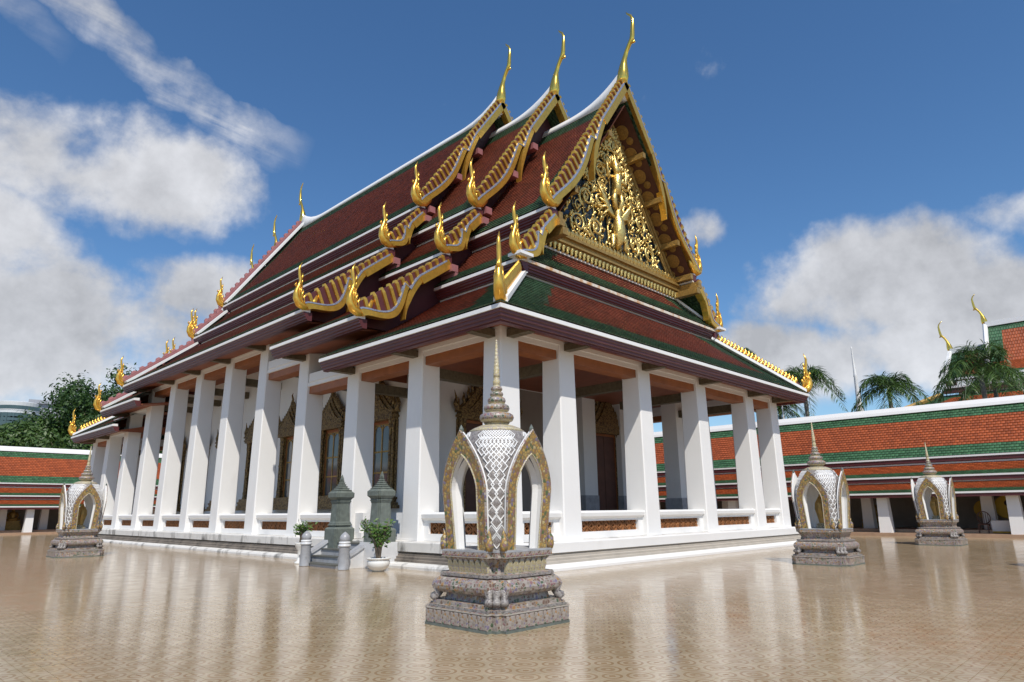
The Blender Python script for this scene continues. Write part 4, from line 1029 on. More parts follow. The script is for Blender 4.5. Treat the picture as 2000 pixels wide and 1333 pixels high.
    # white borders of each pier and diamond lattice
    la = MB()
    def oriented(phi, z, a0):
        p = sh_pt(phi, z); e = .004
        du = (sh_pt(phi+e, z)-p).normalized(); dz = (sh_pt(phi, z+e)-p).normalized() if z+e < 2.86 else Vector((0, 0, 1))
        n = du.cross(dz).normalized()
        rz = Matrix.Rotation(a0, 3, 'Z'); return rz @ p, rz @ du, rz @ dz, rz @ n
    dia = MB()
    def ring(mb, o_, i_, ho, hi, mi):
        mb.add([(-o_[0], 0, ho), (0, -o_[1], ho), (o_[0], 0, ho), (0, o_[1], ho), (-i_[0], 0, hi), (0, -i_[1], hi), (i_[0], 0, hi), (0, i_[1], hi)], [(0, 1, 5, 4), (1, 2, 6, 5), (2, 3, 7, 6), (3, 0, 4, 7)], mi)
    def dia_into(mb, tr=None):
        t = MB(); ring(t, (.088, .106), (.085, .103), 0, .016, 0); ring(t, (.085, .103), (.070, .085), .016, .016, 0); ring(t, (.070, .085), (.067, .081), .016, .006, 0)
        t.add([(-.067, 0, .006), (0, -.081, .006), (.067, 0, .006), (0, .081, .006), (0, 0, .018)], [(0, 1, 4), (1, 2, 4), (2, 3, 4), (3, 0, 4)], 1)
        if tr is None: return t
        o = len(mb.v); mb.v += [tuple(tr @ Vector(v)) for v in t.v]; mb.f += [tuple(i+o for i in f) for f in t.f]; mb.m += t.m
    dme = dia_into(None).mesh('lattice_tile', ['white_trim', 'mosaic_grey'])
    DW, DH = .290, .262
    allm = MB(); zrow = []; z = 1.17
    while z < 2.80:                                                    # rows follow the curve of the dome
        sc_ = 1 if z < 2.5 else max(.5, sh_R(z)/sh_R(2.5)); zrow.append((z, sc_)); acc = 0
        while acc < DH/2*sc_ and z < 2.85:
            p0, p1 = sh_pt(math.pi/4, z), sh_pt(math.pi/4, z+.004); acc += (p1-p0).length; z += .004
    for k in range(4):
        a0 = k*math.pi/2
        for r, (z, sc_) in enumerate(zrow):
            Rm = sh_pt(math.pi/4, z).length
            for c_ in range(-5, 6):
                s = (c_ + (.5 if r % 2 else 0))*DW*sc_
                phi = math.pi/4 + s/Rm
                if phi < 0 or phi >= math.pi/2: continue
                p, du, dz, n = oriented(phi, z, a0)
                wo = sh_wo(z)-.03 if z < 2.0 else sh_wo(z+.06)+.03 if z < 2.62 else 0
                lp = sh_pt(phi, z)
                if min(lp.x, lp.y) < wo: continue
                M4 = Matrix(((du.x, dz.x, n.x, p.x), (du.y, dz.y, n.y, p.y), (du.z, dz.z, n.z, p.z), (0, 0, 0, 1)))
                if detailed:
                    o = bpy.data.objects.new('lattice_tile', dme); link(o, body); o.matrix_local = M4 @ Matrix.Scale(sc_, 4)
                else: dia_into(allm, M4 @ Matrix.Scale(sc_, 4))
    if not detailed: tag(allm.build('lattice_tiles', ['white_trim', 'mosaic_grey'], body), kind='stuff')
    # arch frames, leaning out like petals, free pointed tips
    fm = MB(); N_ = 26; rows = []
    def side(z, w): return w
    zi = [1.045 + (2.42-1.045)*(i/N_)**.85 for i in range(N_+1)]; zo = [1.045 + (2.78-1.045)*(i/N_)**.85 for i in range(N_+1)]
    seq = [(-sh_wo(b_) if i < N_ else 0, b_, -sh_wi(a_) if i < N_ else 0, a_) for i, (a_, b_) in enumerate(zip(zi, zo))]
    seq += [(-a_, b_, -c_, d_) for a_, b_, c_, d_ in seq[-2::-1]]
    for mi, pts in enumerate(((0, 1), (1, 2), (2, 3), (3, 0))):
        lo = []
        for wo, z1, wi, z0 in seq:
            q4 = [(wo, -(sh_D(z1)+.045), z1), (wi, -(sh_D(z0)+.03), z0), (wi, -(sh_D(z0)-.06), z0), (wo, -(sh_D(z1)-.025), z1)]
            lo.append([q4[pts[0]], q4[pts[1]]])
        fm.loops(lo, False, False, False, mi=0 if mi == 0 else 1)
    fm.tube([(0, -.745, 2.73), (0, -.75, 2.80), (0, -.75, 2.86)], [.03, .035, .004], 6, mi=2)
    # fillet along the opening and the outer edge
    fm.tube([(wi, -(sh_D(z0)+.035), z0) for wo, z1, wi, z0 in seq], .014, 5, mi=3); fm.tube([(wo, -(sh_D(z1)+.03), z1) for wo, z1, wi, z0 in seq], .018, 5, mi=4)
    fme = fm.mesh('arch_frame', ['mosaic_gold', 'white', 'greenstone', 'mosaic_yellow', 'mosaic'])
    for k in range(4): inst('arch_frame', fme, root, (0, 0, 0), (0, 0, k*math.pi/2))
    om = MB().tube([(0, 0, 0), (.0, 0, .08), (.02, 0, .18), (-.01, 0, .26), (.03, 0, .34)], [.055, .075, .05, .03, .004], 7).mesh('corner_flame', ['mosaic_gold'], True)
    for k in range(4):
        a = k*math.pi/2+math.pi/4
        for da, s in ((-.13, .9), (.13, .9)): inst('corner_flame', om, root, (.80*math.cos(a+da), .80*math.sin(a+da), 1.04), (0, 0, a), (s, s, s))
    # spire
    s = MB(); s.lathe([(.43, 2.79), (.44, 2.815), (.36, 2.865), (.27, 2.90), (.20, 2.91)], 24); s.build('spire_skirt', 'mosaic_yellow', root, True)
    prof = [(.19, 2.90), (.19, 2.945), (.20, 2.955)]
    for r, z, h in ((.275, 3.035, .075), (.207, 3.185, .065), (.146, 3.31, .055), (.108, 3.415, .04), (.094, 3.50, .038)):
        prof += [(r*.72, z-h*1.25), (r*.78, z-h*.95), (r*.93, z-h*.7), (r, z), (r*.93, z+h*.6), (r*.75, z+h*.95), (r*.66, z+h*1.05)]
    prof += [(.05, 3.56), (.06, 3.575), (.062, 3.62), (.05, 3.66), (.048, 3.68), (.054, 3.70)]
    for i in range(9): z = 3.73+i*.062; r = .050-.0042*i; prof += [(r, z), (r*1.12, z+.02), (r*.92, z+.05)]
    prof += [(.012, 4.29), (.024, 4.305), (.005, 4.33)]
    sp = MB(); sp.lathe(prof, 20); spo = sp.build('spire', 'mosaic_yellow', root, True)
    for r, z, h in ((.275, 3.035, .075), (.207, 3.185, .065), (.146, 3.31, .055), (.108, 3.415, .04), (.094, 3.50, .038)):
        rg = MB(); rg.lathe([(r*.80, z-h*.72), (r*.955, z-h*.55), (r*1.012, z-h*.05), (r*.955, z+h*.55), (r*.80, z+h*.9)], 20); rg.build('spire_ring', 'mosaic', spo, True)
    c_ = MB(); c_.lathe([(.056, 3.699), (.052, 3.74), (.015, 4.285)], 12); c_.build('spire_cone', 'mosaic_yellow', root, True)
    # the stone inside rests on its own
    st = thing('boundary_stone', (loc[0], loc[1], 1.046*sc), stone, 'stone slab', 'boundary stones inside the shrines')
    sb = MB(); sb.lathe([(.20, 0), (.22, .05), (.16, .08), (.20, .12), (.12, .15)], 14); sb.build('lotus_pedestal', 'mosaic_yellow', st)
    out = [(-.10, .14), (-.13, .3), (-.19, .55), (-.17, .72), (-.09, .85), (0, .98)]; out = out + [(-x, z) for x, z in out[-2::-1]]
    sm = MB()
    for ang in (0, math.pi/2):
        ca, sa = math.cos(ang), math.sin(ang)
        sm.prism(out, lambda u, v, d: (u*ca-d*sa, u*sa+d*ca, v), -.045, .045)
    sm.build('slab', 'gold_dull', st)
    return root
make_shrine('boundary_shrine', (-5.43, -5.37, 0), 'largest porcelain mosaic domed shrine nearest the camera before the temple corner', True, 'gilt leaf-shaped slab inside the largest shrine nearest the camera')
make_shrine('boundary_shrine', (8.12, -5.33, 0), 'porcelain mosaic domed shrine beside the right end of the temple front', False, 'gilt leaf-shaped slab inside the shrine right of the temple front', .955)
make_shrine('boundary_shrine', (20.98, -5.43, 0), 'smallest porcelain mosaic domed shrine standing before the right gallery', False, 'gilt leaf-shaped slab inside the smallest shrine by the gallery')
make_shrine('boundary_shrine', (-5.31, 18.7, 0), 'porcelain mosaic domed shrine left of the long temple side', False, 'gilt leaf-shaped slab inside the shrine at the left')

make_shrine('boundary_shrine', (9.75, -11.7, 0), 'porcelain mosaic domed shrine just past the right edge, its shadow on the floor', False, 'gilt leaf-shaped slab inside the shrine past the right edge')

# ------------------------------------------------------------------ side stair, stone posts, bollards, potted shrubs
st_y0, st_y1 = YS[1]+C+.15, YS[2]-.15
stair = thing('side_stair', (-1.2, (st_y0+st_y1)/2, 0), 'short marble stair with curved side walls up to the temple porch', 'stair')
def sloc(mb, name, m, par=stair, sm=False): return mb.build(name, m, par, sm, loc=(1.2, -(st_y0+st_y1)/2, 0))
for i, (x0, x1, z0, z1) in enumerate(((-1.95, -.4, .002, .07), (-1.62, -.4, .073, .26), (-1.30, -.4, .262, .45), (-.98, -.4, .452, .64))):
    ex = .0 if i else .0
    sloc(MB().box(x0, x1, st_y0+.28, st_y1-.28, z0, z1), 'step', 'marble'); sloc(MB().box(x0-.03, x1, st_y0+.29, st_y1-.29, z1+.0005, z1+.035), 'tread', 'step')
for y in (st_y0, st_y1-.26):
    w_ = MB(); out = [(-1.90, .002), (-1.90, .22)] + [(-1.90+1.25*t, .24+.72*(t**1.7*.55+.45*t)) for t in [i/8 for i in range(1, 9)]] + [(-.45, .97), (-.45, .002)]
    w_.prism(out, lambda u, v, d: (u, d, v), y, y+.26); wo_ = sloc(w_, 'side_wall', 'marble_white')
    r_ = MB(); r_.loops([[(u-.01, y-.04, v+.005), (u-.01, y+.30, v+.005), (u-.01, y+.28, v+.085), (u-.01, y-.02, v+.085)] for u, v in out[1:-1]])
    o = r_.build('handrail', 'marble', wo_)
def square_loops(mb, prof, mi=0): mb.loops([[(-h, -h, z), (h, -h, z), (h, h, z), (-h, h, z)] for h, z in prof], mi=mi)
def stone_post(loc, label, zbase):
    root = thing('stone_post', loc, label, 'stone post', 'carved stone posts beside the stair')
    n = .07
    def lp(h, z): return redent(h, z*.832, n)
    if zbase: MB().loops([redent(.37, -zbase, n), redent(.37, -.001, n)]).build('lower_pedestal', 'greenstone', root)
    MB().box(-.42, .42, -.42, .42, -.719, -zbase-.001).build('footing', 'marble_white', root)
    b = MB(); b.loops([lp(h, z) for h, z in ((.37, 0), (.37, .42), (.33, .47), (.27, .50), (.27, .53), (.31, .55), (.31, .58), (.28, .60), (.28, .63))]); b.build('pedestal', 'greenstone', root)
    s = MB(); s.loops([lp(h, z) for h, z in ((.28, .63), (.255, .70), (.235, 1.36), (.25, 1.40), (.25, 1.43), (.27, 1.45), (.27, 1.48), (.25, 1.50), (.29, 1.57), (.33, 1.62), (.335, 1.78), (.27, 1.86))]); s.build('shaft', 'greenstone', root)
    t = MB(); z = 1.86; h = .26
    for i in range(6): t.loops([lp(h, z), lp(h+.015, z+.03), lp(h*.82, z+.055), lp(h*.78, z+.075)]); z += .075; h *= .78
    t.loops([lp(.055, z), lp(.03, z+.10), lp(.004, z+.2)] if False else [[(-.05, -.05, z*.832), (.05, -.05, z*.832), (.05, .05, z*.832), (-.05, .05, z*.832)], [(-.035, -.035, z*.832+.06), (.035, -.035, z*.832+.06), (.035, .035, z*.832+.06), (-.035, .035, z*.832+.06)], [(-.003, -.003, z*.832+.17), (.003, -.003, z*.832+.17), (.003, .003, z*.832+.17), (-.003, .003, z*.832+.17)]])
    t.build('stepped_cap', 'greenstone', root)
stone_post((-.72, 6.82, .72), 'dark green carved stone post on the far side of the stair', .57)
stone_post((-.80, 4.42, .72), 'dark green carved stone post nearer the temple corner', .0)
def bollard(loc, label):
    root = thing('bollard', loc, label, 'bollard', 'marble bollards at the stair foot')
    b = MB(); b.lathe([(.165, 0), (.165, .03), (.16, .05), (.15, .62), (.155, .63)], 18); b.build('shaft', 'marble', root, True)
    r = MB(); r.lathe([(.15, .63), (.175, .64), (.18, .67), (.165, .70), (.14, .71), (.165, .725), (.17, .75), (.15, .775), (.12, .78)], 18); r.build('collar', 'marble_white', root, True)
    c_ = MB(); c_.lathe([(.12, .78), (.145, .82), (.15, .88), (.12, .95), (.06, 1.01), (.004, 1.05)], 18); c_.build('lotus_bud', 'marble', root, True)
bollard((-2.02, 6.57, 0), 'grey marble bollard at the stair foot, the farther one')
bollard((-2.02, 4.38, 0), 'grey marble bollard at the stair foot, the nearer one')
def potted(loc, label, tall, h, n, seed):
    root = thing('potted_shrub', loc, label, 'potted plant', 'potted shrubs by the stair'); q = random.Random(seed)
    if tall: prof = [(.17, 0), (.17, .04), (.10, .10), (.08, .22), (.10, .42), (.17, .52), (.20, .62), (.21, .66), (.185, .66), (.15, .60)]
    else: prof = [(.16, 0), (.18, .03), (.27, .10), (.32, .20), (.31, .27), (.29, .30), (.34, .33), (.35, .355), (.30, .36), (.27, .30)]
    p = MB(); p.lathe(prof, 22); pot = p.build('pot', 'pot', root, True)
    zt = prof[-1][1]; MB().lathe([(prof[-1][0]+.02, zt-.03), (.01, zt-.02)], 14).build('soil', 'soil', root)
    s = MB(); lv = MB(); 
    for k in range(n):
        a = q.uniform(0, 6.28); rr = q.uniform(.1, .42)*h; top = Vector((rr*math.cos(a), rr*math.sin(a), zt+h*q.uniform(.55, 1)))
        mid = Vector((top.x*.3, top.y*.3, zt+(top.z-zt)*.5))
        s.tube([(q.uniform(-.06, .06), q.uniform(-.06, .06), zt-.02), mid, top], [.035, .022, .010], 6)
        for _ in range(46):
            t = q.uniform(.45, 1.0); c_ = mid.lerp(top, (t-.3)/.7) + Vector((q.gauss(0, .055), q.gauss(0, .055), q.gauss(0, .05)))*1.3
            d = Vector((q.gauss(0, 1), q.gauss(0, 1), q.gauss(.5, .6))).normalized(); sd = d.orthogonal().normalized(); l = q.uniform(.10, .17); w = l*.2
            m_ = c_+d*l*.5 + Vector((0, 0, .012))
            lv.add([c_, m_+sd*w, c_+d*l, m_-sd*w], [(0, 1, 2), (0, 2, 3)])
    s.build('stems', 'bark', root, True); tag(lv.build('leaves', 'shrub', root), kind='stuff')
potted((-1.62, 3.25, 0), 'green shrub in a squat white pot right of the stair', False, 1.15, 13, 3)
potted((-1.62, 7.62, 0), 'green shrub in a tall white urn behind the farther bollard', True, .75, 6, 8)

# ------------------------------------------------------------------ galleries round the court
def gallery(name, origin, axis_x, length, label, s0, cols, extra=None):
    """local u along the gallery, d inward depth from the column line; mapped to the world"""
    def Wd(u, d, z): return (origin[0]+u, origin[1]+d, z) if axis_x else (origin[0]+d, origin[1]+u, z)
    root = thing(name, (origin[0], origin[1], 0), label, 'gallery', 'tiled galleries round the court')
    back = lambda mb, n, m: mb.build(n, m, root, loc=(-origin[0], -origin[1], 0))
    def bx(n, m, u0, u1, d0, d1, z0, z1):
        a, b = Wd(u0, d0, z0), Wd(u1, d1, z1); return back(MB().box(min(a[0], b[0]), max(a[0], b[0]), min(a[1], b[1]), max(a[1], b[1]), z0, z1), n, m)
    u0, u1 = s0, s0+length
    T_ = [((4.2, 7.48), (1.85, 4.36), 20), ((2.1, 3.98), (.72, 3.26), 9), ((1.0, 2.92), (-.5, 2.34), 9)]
    for i, ((d0, z0), (d1, z1), n) in enumerate(T_):
        mb = MB(); tile_plane(mb, Wd(u0, d0, z0), Wd(u1, d0, z0), Wd(u0, d1, z1), Wd(u1, d1, z1), n, .04, (1.0 if i == 0 else 0, .72 if i == 0 else .55, 0, 0), .6)
        back(mb, 'roof_slope', ['tile_orange', 'tile_green2'])
        bx('eave_strip', 'white_trim', u0, u1, d1-.02, d1+.2, z1-.10, z1-.005)
        bx('fascia', 'purple', u0, u1, d1+.03, d1+.25, z1-.30 if i < 2 else z1-.26, z1-.102)
        if i: bx('flashing', 'white_trim', u0, u1, d0-.10, d0-.02, z0-.06, z0+.05)
    mb = MB(); tile_plane(mb, Wd(u0, 4.2, 7.48), Wd(u1, 4.2, 7.48), Wd(u0, 6.6, 4.3), Wd(u1, 6.6, 4.3), 16, .04, (.5, .5, 0, 0), 1.2); back(mb, 'roof_slope', ['tile_orange', 'tile_green2'])
    back(MB().loops([[Wd(u, d_, z_) for d_, z_ in ((3.90, 7.22), (3.96, 7.40), (4.12, 7.66), (4.28, 7.66), (4.44, 7.40), (4.50, 7.22))] for u in (u0, u1)]), 'ridge_cap', 'white')
    bx('step', 'gallery_floor', u0, u1, -.45, 5.0, .002, .17)
    bx('floor', 'gallery_floor', u0, u1, .9, 5.0, .172, .34)
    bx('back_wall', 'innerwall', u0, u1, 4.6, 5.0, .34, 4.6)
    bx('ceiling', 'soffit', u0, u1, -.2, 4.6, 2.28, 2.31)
    def lp(w, z): return [Wd(-w/2, -w/2+.27, z), Wd(w/2, -w/2+.27, z), Wd(w/2, w/2+.27, z), Wd(-w/2, w/2+.27, z)]
    c = MB().loops([lp(.62, .171), lp(.52, 2.29)])
    c.v = [(x-origin[0], y-origin[1], z) for x, y, z in c.v]; me = c.mesh('column', ['white'])
    for u in cols: p = Wd(u, 0, 0); inst('column', me, root, (p[0]-origin[0], p[1]-origin[1], 0))
    for u in [x+1.45 for x in cols]: p = Wd(u, 2.0, 0); inst('inner_column', me, root, (p[0]-origin[0]-0, p[1]-origin[1], .17))
    return Wd
gR = gallery('gallery', (29.8, 0), False, 82, 'long orange tiled gallery with white columns on the right', -24, [-0.85-3.05*k for k in range(8)] + [2.2+3.05*k for k in range(16)])
gB = gallery('gallery', (0, 57.6), True, 66, 'orange tiled gallery with white columns behind at left', -38, [-36.5+3.05*k for k in range(20)])
def buddha(loc, rotz, label, s=1.):
    root = thing('seated_statue', loc, label, 'statue', 'gilt seated statues in the galleries', rotz)
    p = MB()
    for h, z0, z1 in ((.62, 0, .30), (.55, .30, .42), (.60, .42, .52), (.48, .52, .66), (.55, .66, .74)): p.box(-h, h, -h*.7, h*.7, z0, z1-.001)
    p.build('pedestal', 'gold_dull', root)
    b = MB()
    b.tube([(-.50, -.05, .86), (-.25, -.22, .84), (0, -.27, .83), (.25, -.22, .84), (.50, -.05, .86)], [.07, .12, .12, .12, .07], 8)
    b.tube([(0, .02, .78), (0, .02, 1.05), (0, .0, 1.30), (0, 0, 1.45), (0, 0, 1.52)], [.26, .19, .25, .19, .07], 12)
    for x in (-1, 1): b.tube([(x*.22, 0, 1.42), (x*.35, -.04, 1.15), (x*.22, -.22, .95), (0, -.27, .93)], [.08, .075, .06, .05], 7)
    b.tube([(0, 0, 1.50), (0, -.01, 1.58), (0, -.01, 1.70), (0, 0, 1.80), (0, 0, 1.86), (0, 0, 2.0)], [.07, .11, .125, .10, .05, .005], 10)
    b.build('body', 'gold_dull', root, True)
    root.scale = (s, s, s)
for k, (y, w) in enumerate(((.65, 'left of the nearest gallery column'), (-2.4, 'half hidden behind the smallest shrine'))):
    buddha((33.0, y, .341), R(-90), 'dim gilt seated statue in the right gallery, '+w, .95)
buddha((-.55, 61.0, .341), 0, 'dim gilt seated statue in the shade of the back gallery', 1.05)
# boards, chair and cloth-covered table under the right gallery
def disc_board(loc, r, label):
    root = thing('round_board', loc, label, 'board', None)
    b = MB(); b.lathe([(r, -.03), (r, .03)], 32); o = b.build('disc', 'yellow', root); o.rotation_euler = (0, R(90), 0); o.location = (0, 0, r+.55)
    e = MB(); e.lathe([(.24*r, .0), (.24*r, .012)], 16); q = e.build('emblem', 'dark', root); q.rotation_euler = (0, R(-90), 0); q.location = (-.031, 0, r*1.35+.55)
    MB().box(.04, .10, -.05, .05, 0, r*2+.3).build('stand', 'brownwood', root)
    MB().box(-.2, .3, -.25, .25, 0, .04).build('foot', 'brownwood', root)
disc_board((32.6, -6.3, .341), .62, 'large round yellow board under the right gallery')
disc_board((33.2, -5.1, .341), .50, 'smaller round yellow board beside the large one in the gallery')
tb = thing('draped_table', (30.9, -6.35, .171), 'white cloth covered table before the yellow board', 'table')
mb = MB(); mb.box(-.35, .35, -.6, .6, .62, .66); mb.build('top', 'cloth', tb)
for x0, x1, y0, y1 in ((-.36, -.34, -.6, .6), (.34, .36, -.6, .6), (-.34, .34, -.61, -.59), (-.34, .34, .59, .61)): MB().box(x0, x1, y0, y1, .05, .625).build('cloth_side', 'cloth', tb)
MB().box(-.37, -.362, -.6, .6, .05, .12).build('hem', 'yellow', tb)
ch = thing('chair', (30.9, -5.35, .171), 'dark red wooden chair with round slatted back under the gallery', 'chair', None, R(-90))
MB().box(-.24, .24, -.24, .24, .43, .48).build('seat', 'brownwood', ch)
for x in (-.21, .21):
    for y in (-.21, .21): MB().box(x-.025, x+.025, y-.025, y+.025, 0, .43).build('leg', 'brownwood', ch)
bk = MB(); bk.tube([(.30*math.cos(a), .24, .80+.32*math.sin(a)) for a in [i*math.pi/8 for i in range(17)]], .025, 6); bk.build('back_hoop', 'brownwood', ch)
for k in range(5): MB().box(-.2+.1*k-.012, -.2+.1*k+.012, .23, .25, .49, 1.05).build('back_slat', 'brownwood', ch)

# ------------------------------------------------------------------ trees, palms and what stands beyond the galleries
def tree(loc, h, rx, label, leafm, seed, n=13000, low=.38):
    q = random.Random(seed)
    root = thing('leafy_tree', loc, label, 'tree', 'leafy trees behind the gallery')
    tk = MB(); tk.tube([(0, 0, 0), (.15, .1, h*.25), (-.1, .15, h*.5), (0, 0, h*.75)], [h*.035, h*.027, h*.018, h*.006], 9)
    clumps = []
    for k in range(46):
        a = q.uniform(0, 6.28); t = q.uniform(0, 1); z = h*(low+(1-low)*t*.93); prof = math.sin(math.pi*min(1, .18+.75*t))**.7
        r = rx*prof*math.sqrt(q.uniform(.15, 1)); c = Vector((r*math.cos(a), r*math.sin(a), z)); clumps.append((c, q.uniform(.13, .24)*rx+.5))
        if k % 3 == 0: tk.tube([(0, 0, max(.2*h, z*.55)), c*.55+Vector((0, 0, z*.35)), c], [h*.012, h*.008, h*.003], 5)
    tk.build('trunk', 'bark', root, True)
    lv = MB()
    per = n//len(clumps)
    for c, r in clumps:
        for _ in range(per):
            d = Vector((q.gauss(0, 1), q.gauss(0, 1), q.gauss(0, .75))).normalized()*r*q.uniform(.45, 1.08)
            p = c+d; nrm = (d.normalized()+Vector((q.gauss(0, .5), q.gauss(0, .5), q.gauss(.3, .5)))).normalized(); a = nrm.orthogonal().normalized(); b = nrm.cross(a)
            an = q.uniform(0, 6.28); a, b = a*math.cos(an)+b*math.sin(an), b*math.cos(an)-a*math.sin(an); l = q.uniform(.16, .34); w = l*.45
            lv.add([p-a*l, p+b*w, p+a*l, p-b*w], [(0, 1, 2, 3)])
    tag(lv.build('crown', leafm, root), kind='stuff')
def ptree(px, py, dist, rx, label, m, seed, **k): tree(at(px, dist), height_at(px, py, dist), rx, label, m, seed, **k)
ptree(262, 722, 104, 9.5, 'tallest leafy tree rising behind the temple eaves at left', 'leaf', 1, n=17000)
ptree(165, 752, 100, 8.5, 'dense dark leafy tree between the tower and the temple', 'leaf', 2, n=17000)
ptree(205, 815, 96, 7, 'lower dark tree just above the back gallery ridge', 'leaf', 3)
ptree(104, 822, 95, 6.0, 'broad low tree in front of the round tower', 'leaf2', 4)
ptree(8, 838, 95, 6.5, 'light green tree at the far left edge', 'leaf2', 5)
ptree(335, 710, 110, 8.0, 'leafy tree mostly hidden by the temple roof end', 'leaf', 6)

def palm(loc, h, label, seed, fr=3.0, n=21):
    q = random.Random(seed); root = thing('palm_tree', loc, label, 'palm tree', 'palms beyond the right gallery')
    t = MB(); prof = [(.26, 0), (.20, .6), (.17, h*.5), (.15, h*.86), (.17, h*.88), (.12, h)]; t.lathe(prof, 10); t.build('trunk', 'palmbark', root, True)
    cs = MB(); cs.lathe([(.15, h-.05), (.17, h+.2), (.11, h+.75), (.03, h+1.0)], 10); cs.build('crown_shaft', 'palm', root, True)
    lv = MB()
    for k in range(n):
        a = k*2.4+q.uniform(-.2, .2); up = q.uniform(-.15, 1.2) if k > 5 else q.uniform(1.0, 1.4); L_ = fr*q.uniform(.85, 1.1)
        dirh = Vector((math.cos(a), math.sin(a), 0)); pts = []
        for i in range(13):
            s = i/12; pts.append(Vector((0, 0, h+.7)) + dirh*(L_*s*math.cos(up*.9)) + Vector((0, 0, L_*(s*math.sin(up)-(.75+.25*math.cos(up))*s**2.3))))
        lv.tube(pts, [.04*(1-i/13)+.006 for i in range(13)], 5)
        for i in range(1, 13):
            for sub in range(4):
                s = (i-1+sub/4)/12
                if s < .08: continue
                i0 = int(s*12); p = pts[i0].lerp(pts[min(12, i0+1)], s*12-i0); tg = (pts[min(12, i0+1)]-pts[i0]).normalized()
                sd = tg.cross(Vector((0, 0, 1))).normalized(); ll = fr*.30*math.sin(math.pi*min(1, .15+.85*s))**.6+.05
                for sg in (-1, 1):
                    d = (sd*sg*q.uniform(.6, 1.1)+tg*.55+Vector((0, 0, q.uniform(-.75, .35)))).normalized(); wv = d.cross(Vector((q.gauss(0, .4), q.gauss(0, .4), 1))).normalized()*.03
                    e = p+d*ll+Vector((0, 0, -ll*.22)); m_ = p+d*ll*.5
                    lv.add([p, m_+wv, e, m_-wv], [(0, 1, 2, 3)])
    tag(lv.build('fronds', 'palm', root), kind='stuff')
def ppalm(px, py, dist, label, seed, **k): palm(at(px, dist), height_at(px, py, dist)-.8, label, seed, **k)
ppalm(1600, 745, 58, 'palm just right of the temple eave corner', 1, fr=3.7)
ppalm(1772, 752, 58, 'palm right of the slim white spire', 2, fr=3.3)
ppalm(1966, 705, 57, 'tall palm before the far temple at the right edge', 3, fr=4.1, n=24)
ppalm(1478, 690, 68, 'palm top peeping over the temple hip roof', 4, fr=1.9)
ppalm(1545, 790, 64, 'low palm under the temple eave corner', 5, fr=2.8)
ppalm(1990, 730, 62, 'palm behind the tall one at the right edge', 6, fr=2.8)

def spire(px, py, dist, label, r):
    p = at(px, dist); h = height_at(px, py, dist); root = thing('white_spire', p, label, 'spire', 'white spires beyond the right gallery')
    b = MB(); square_loops(b, [(r*3, 0), (r*3, h*.25), (r*2.2, h*.3), (r*2.2, h*.42)]); b.build('base', 'white', root)
    prof = [(r*1.9, h*.42)]
    for i in range(6): z = h*(.44+.035*i); k = 1.8-.2*i; prof += [(r*k, z), (r*k*1.12, z+h*.012), (r*k*.85, z+h*.028)]
    prof += [(r*.6, h*.66), (r*.35, h*.82), (r*.42, h*.825), (r*.32, h*.84), (r*.12, h*.985), (r*.16, h*.99), (.01, h)]
    s = MB(); s.lathe(prof, 14); s.build('needle', 'white', root, True)
spire(1708, 672, 62, 'slim white spire between two palms', .36)
spire(1551, 788, 58, 'white spire tip seen below the temple eave corner', .30)

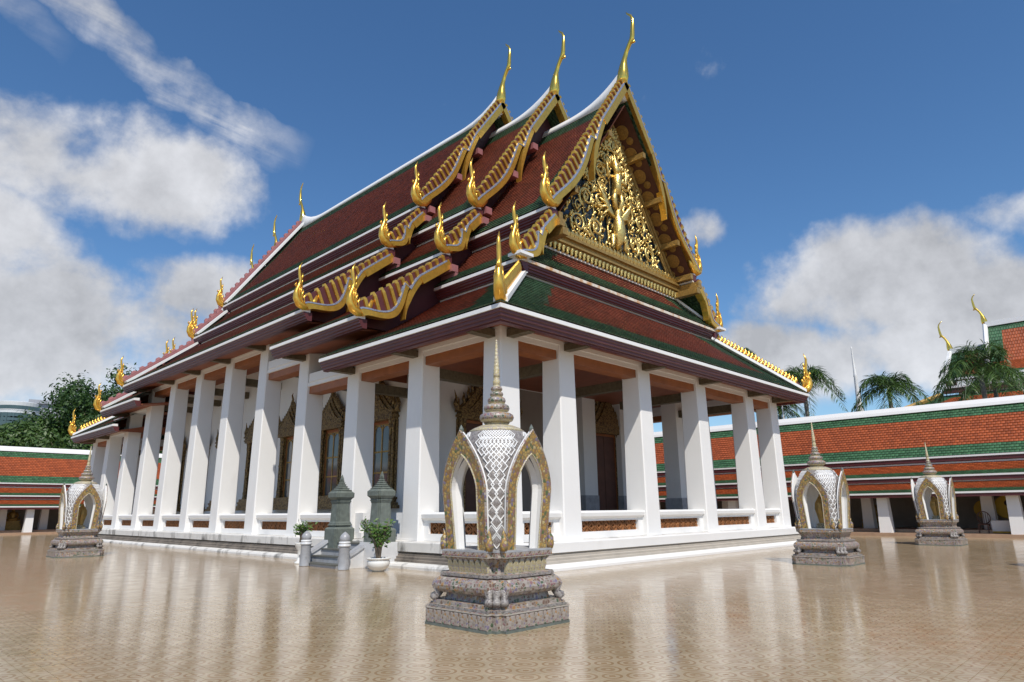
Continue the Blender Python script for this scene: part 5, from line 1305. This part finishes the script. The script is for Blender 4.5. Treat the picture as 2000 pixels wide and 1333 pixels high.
def far_temple():
    root = thing('far_temple', (58, -2, 0), 'distant temple with orange tiled roof and thin golden finials at right edge', 'temple')
    bl = dict(parent=root, loc=(-58, 2, 0))
    d = 76.0
    yl = at(1893, d).y; x0 = at(1893, d).x
    zr = height_at(1893, 668, d); zf = height_at(1893, 738, d); z2 = height_at(1893, 757, d); zl = height_at(1840, 790, d)
    xr = x0+5
    mb = MB(); y1 = yl-26
    tile_plane(mb, (xr, yl, zr), (xr, y1, zr), (x0, yl, zf), (x0, y1, zf), 24, .15, (.7, .7, 1.5, 0), .6); mb.build('roof_slope', ['tile_orange', 'tile_green2'], **bl)
    mb = MB(); tile_plane(mb, (x0+.4, yl, zf-.7), (x0+.4, y1, zf-.7), (x0-1.3, yl, z2), (x0-1.3, y1, z2), 8, .05, (0, .4, 1.0, 0), .6); mb.build('roof_slope', ['tile_orange', 'tile_green2'], **bl)
    mb = MB(); tile_plane(mb, (x0-.8, yl+.5, z2-.7), (x0-.8, y1, z2-.7), (x0-5.5, yl+4.6, zl-1.5), (x0-5.5, y1, zl-1.5), 14, .1, (.6, .5, 1.6, 0), .6); mb.build('roof_slope', ['tile_orange', 'tile_green2'], **bl)
    hb = MB(); hb.tube([(x0-.8, yl+.5, z2-.6), (x0-5.5, yl+4.6, zl-1.4)], .25, 6); hb.build('hip_cap', 'gold_dull', **bl)
    MB().box(x0-.2, x0+.2, y1, yl+.1, zf-.15, zf+.05).build('eave_strip', 'white_trim', **bl); MB().box(x0-.1, x0+.35, y1, yl+.1, zf-.6, zf-.152).build('fascia', 'purple', **bl)
    MB().box(x0-1.5, x0-1.1, y1, yl+.1, z2-.15, z2+.05).build('eave_strip', 'white_trim', **bl); MB().box(x0-1.4, x0-1.0, y1, yl+.1, z2-.6, z2-.152).build('fascia', 'purple', **bl)
    vb = MB(); vb.tube([(xr, yl+.15, zr+.2), (x0, yl+.15, zf)], .22, 6); vb.build('verge_board', 'white_trim', **bl)
    MB().prism([(x0+.3, zf-.5), (xr, zr-.2), (2*xr-x0-.3, zf-.5)], lambda u, v, dd: (u, dd, v), yl-1.2, yl-1.0).build('gable_wall', 'maroon', **bl)
    MB().box(x0-.9, 2*xr-x0+.9, y1, yl-1.0, 0, zf-.4).build('wall', 'white', **bl)
    MB().box(xr-.25, xr+.25, y1, yl+.1, zr-.1, zr+.45).build('ridge_cap', 'white_trim', **bl)
    inst('ridge_finial', CHOFA, root, (xr-58, yl+.1+2, zr+.3), (0, 0, math.pi), (1, 1, .95))
    yl2 = at(1989, d+2).y; zr2 = height_at(1989, 618, d+2)
    mb = MB(); tile_plane(mb, (xr+.02, yl2, zr2), (xr+.02, y1, zr2), (x0+.6, yl2, zr2-7), (x0+.6, y1, zr2-7), 20, .1, (.7, .7, 1.2, 0), .6); mb.build('roof_slope', ['tile_orange', 'tile_green2'], **bl)
    vb = MB(); vb.tube([(xr, yl2+.1, zr2+.2), (x0+.6, yl2+.1, zr2-7)], .22, 6); vb.build('verge_board', 'white_trim', **bl)
    MB().box(xr-.24, xr+.24, y1, yl2+.05, zr2-.1, zr2+.42).build('ridge_cap', 'white_trim', **bl)
    inst('ridge_finial', CHOFA, root, (xr-58, yl2+2.1, zr2+.3), (0, 0, math.pi), (1, 1, .95))
far_temple()

def tower():
    d = 300.; p = at(28, d); root = thing('hotel_tower', p, 'pale high-rise with a rounded banded tower at the far left', 'tower')
    f = (CAM-p); f.z = 0; f.normalize(); rt = Vector((-f.y, f.x, 0))*-1
    def H(py): return height_at(28, py, d)
    h_r, h_s = H(789), H(771)
    m_ = d/FPX
    rr = 30*m_*.95; c = rt*(18*m_)
    lv = [0.] + [H(y) for y in (860, 850, 838, 826, 817, 806)] + [h_r]
    b = MB(); b.lathe([(rr*1.15, 0), (rr*1.15, H(812)), (rr, H(812)+.01), (rr, H(806)), (rr*1.02, H(805)), (rr*1.02, h_r), (rr*.9, h_r+.3)], 36, c); b.build('rounded_wing', 'concrete', root)
    for y0, y1, k in ((803, 796, 1.03),):
        g = MB(); g.lathe([(rr*k, H(y0)), (rr*k, H(y1))], 36, c); g.build('glass_band', 'glass_far', root)
    wm = MB().box(-1.6, 1.6, -.4, .1, -.9, .9).mesh('window', ['glass_far'])
    base_a = math.atan2(f.y, f.x)
    for y in (816, 823, 831, 839):
        for k in range(-4, 5):
            a = base_a+k*.26; inst('window', wm, root, c+Vector((rr*1.15*math.cos(a), rr*1.15*math.sin(a), H(y))), (0, 0, a+math.pi/2))
    s = MB(); w = 24*m_; s.box(-w*1.6, w*.75, -12, 12, 0, h_s-6*m_); s.box(-w*1.6-1, w*.75+1, -13, 13, h_s-6*m_+.01, h_s)
    so_ = s.build('slab_block', 'concrete_d', root); so_.rotation_euler[2] = math.atan2(rt.y, rt.x); so_.location = -f*22-rt*(16*m_)
    for y0, y1 in ((782, 778), (792, 788)):
        g = MB().box(-w*1.58, w*.7, -12.3, -12.0, H(y0), H(y1)+.0); o = g.build('glass_band', 'glass_far', so_)
tower()
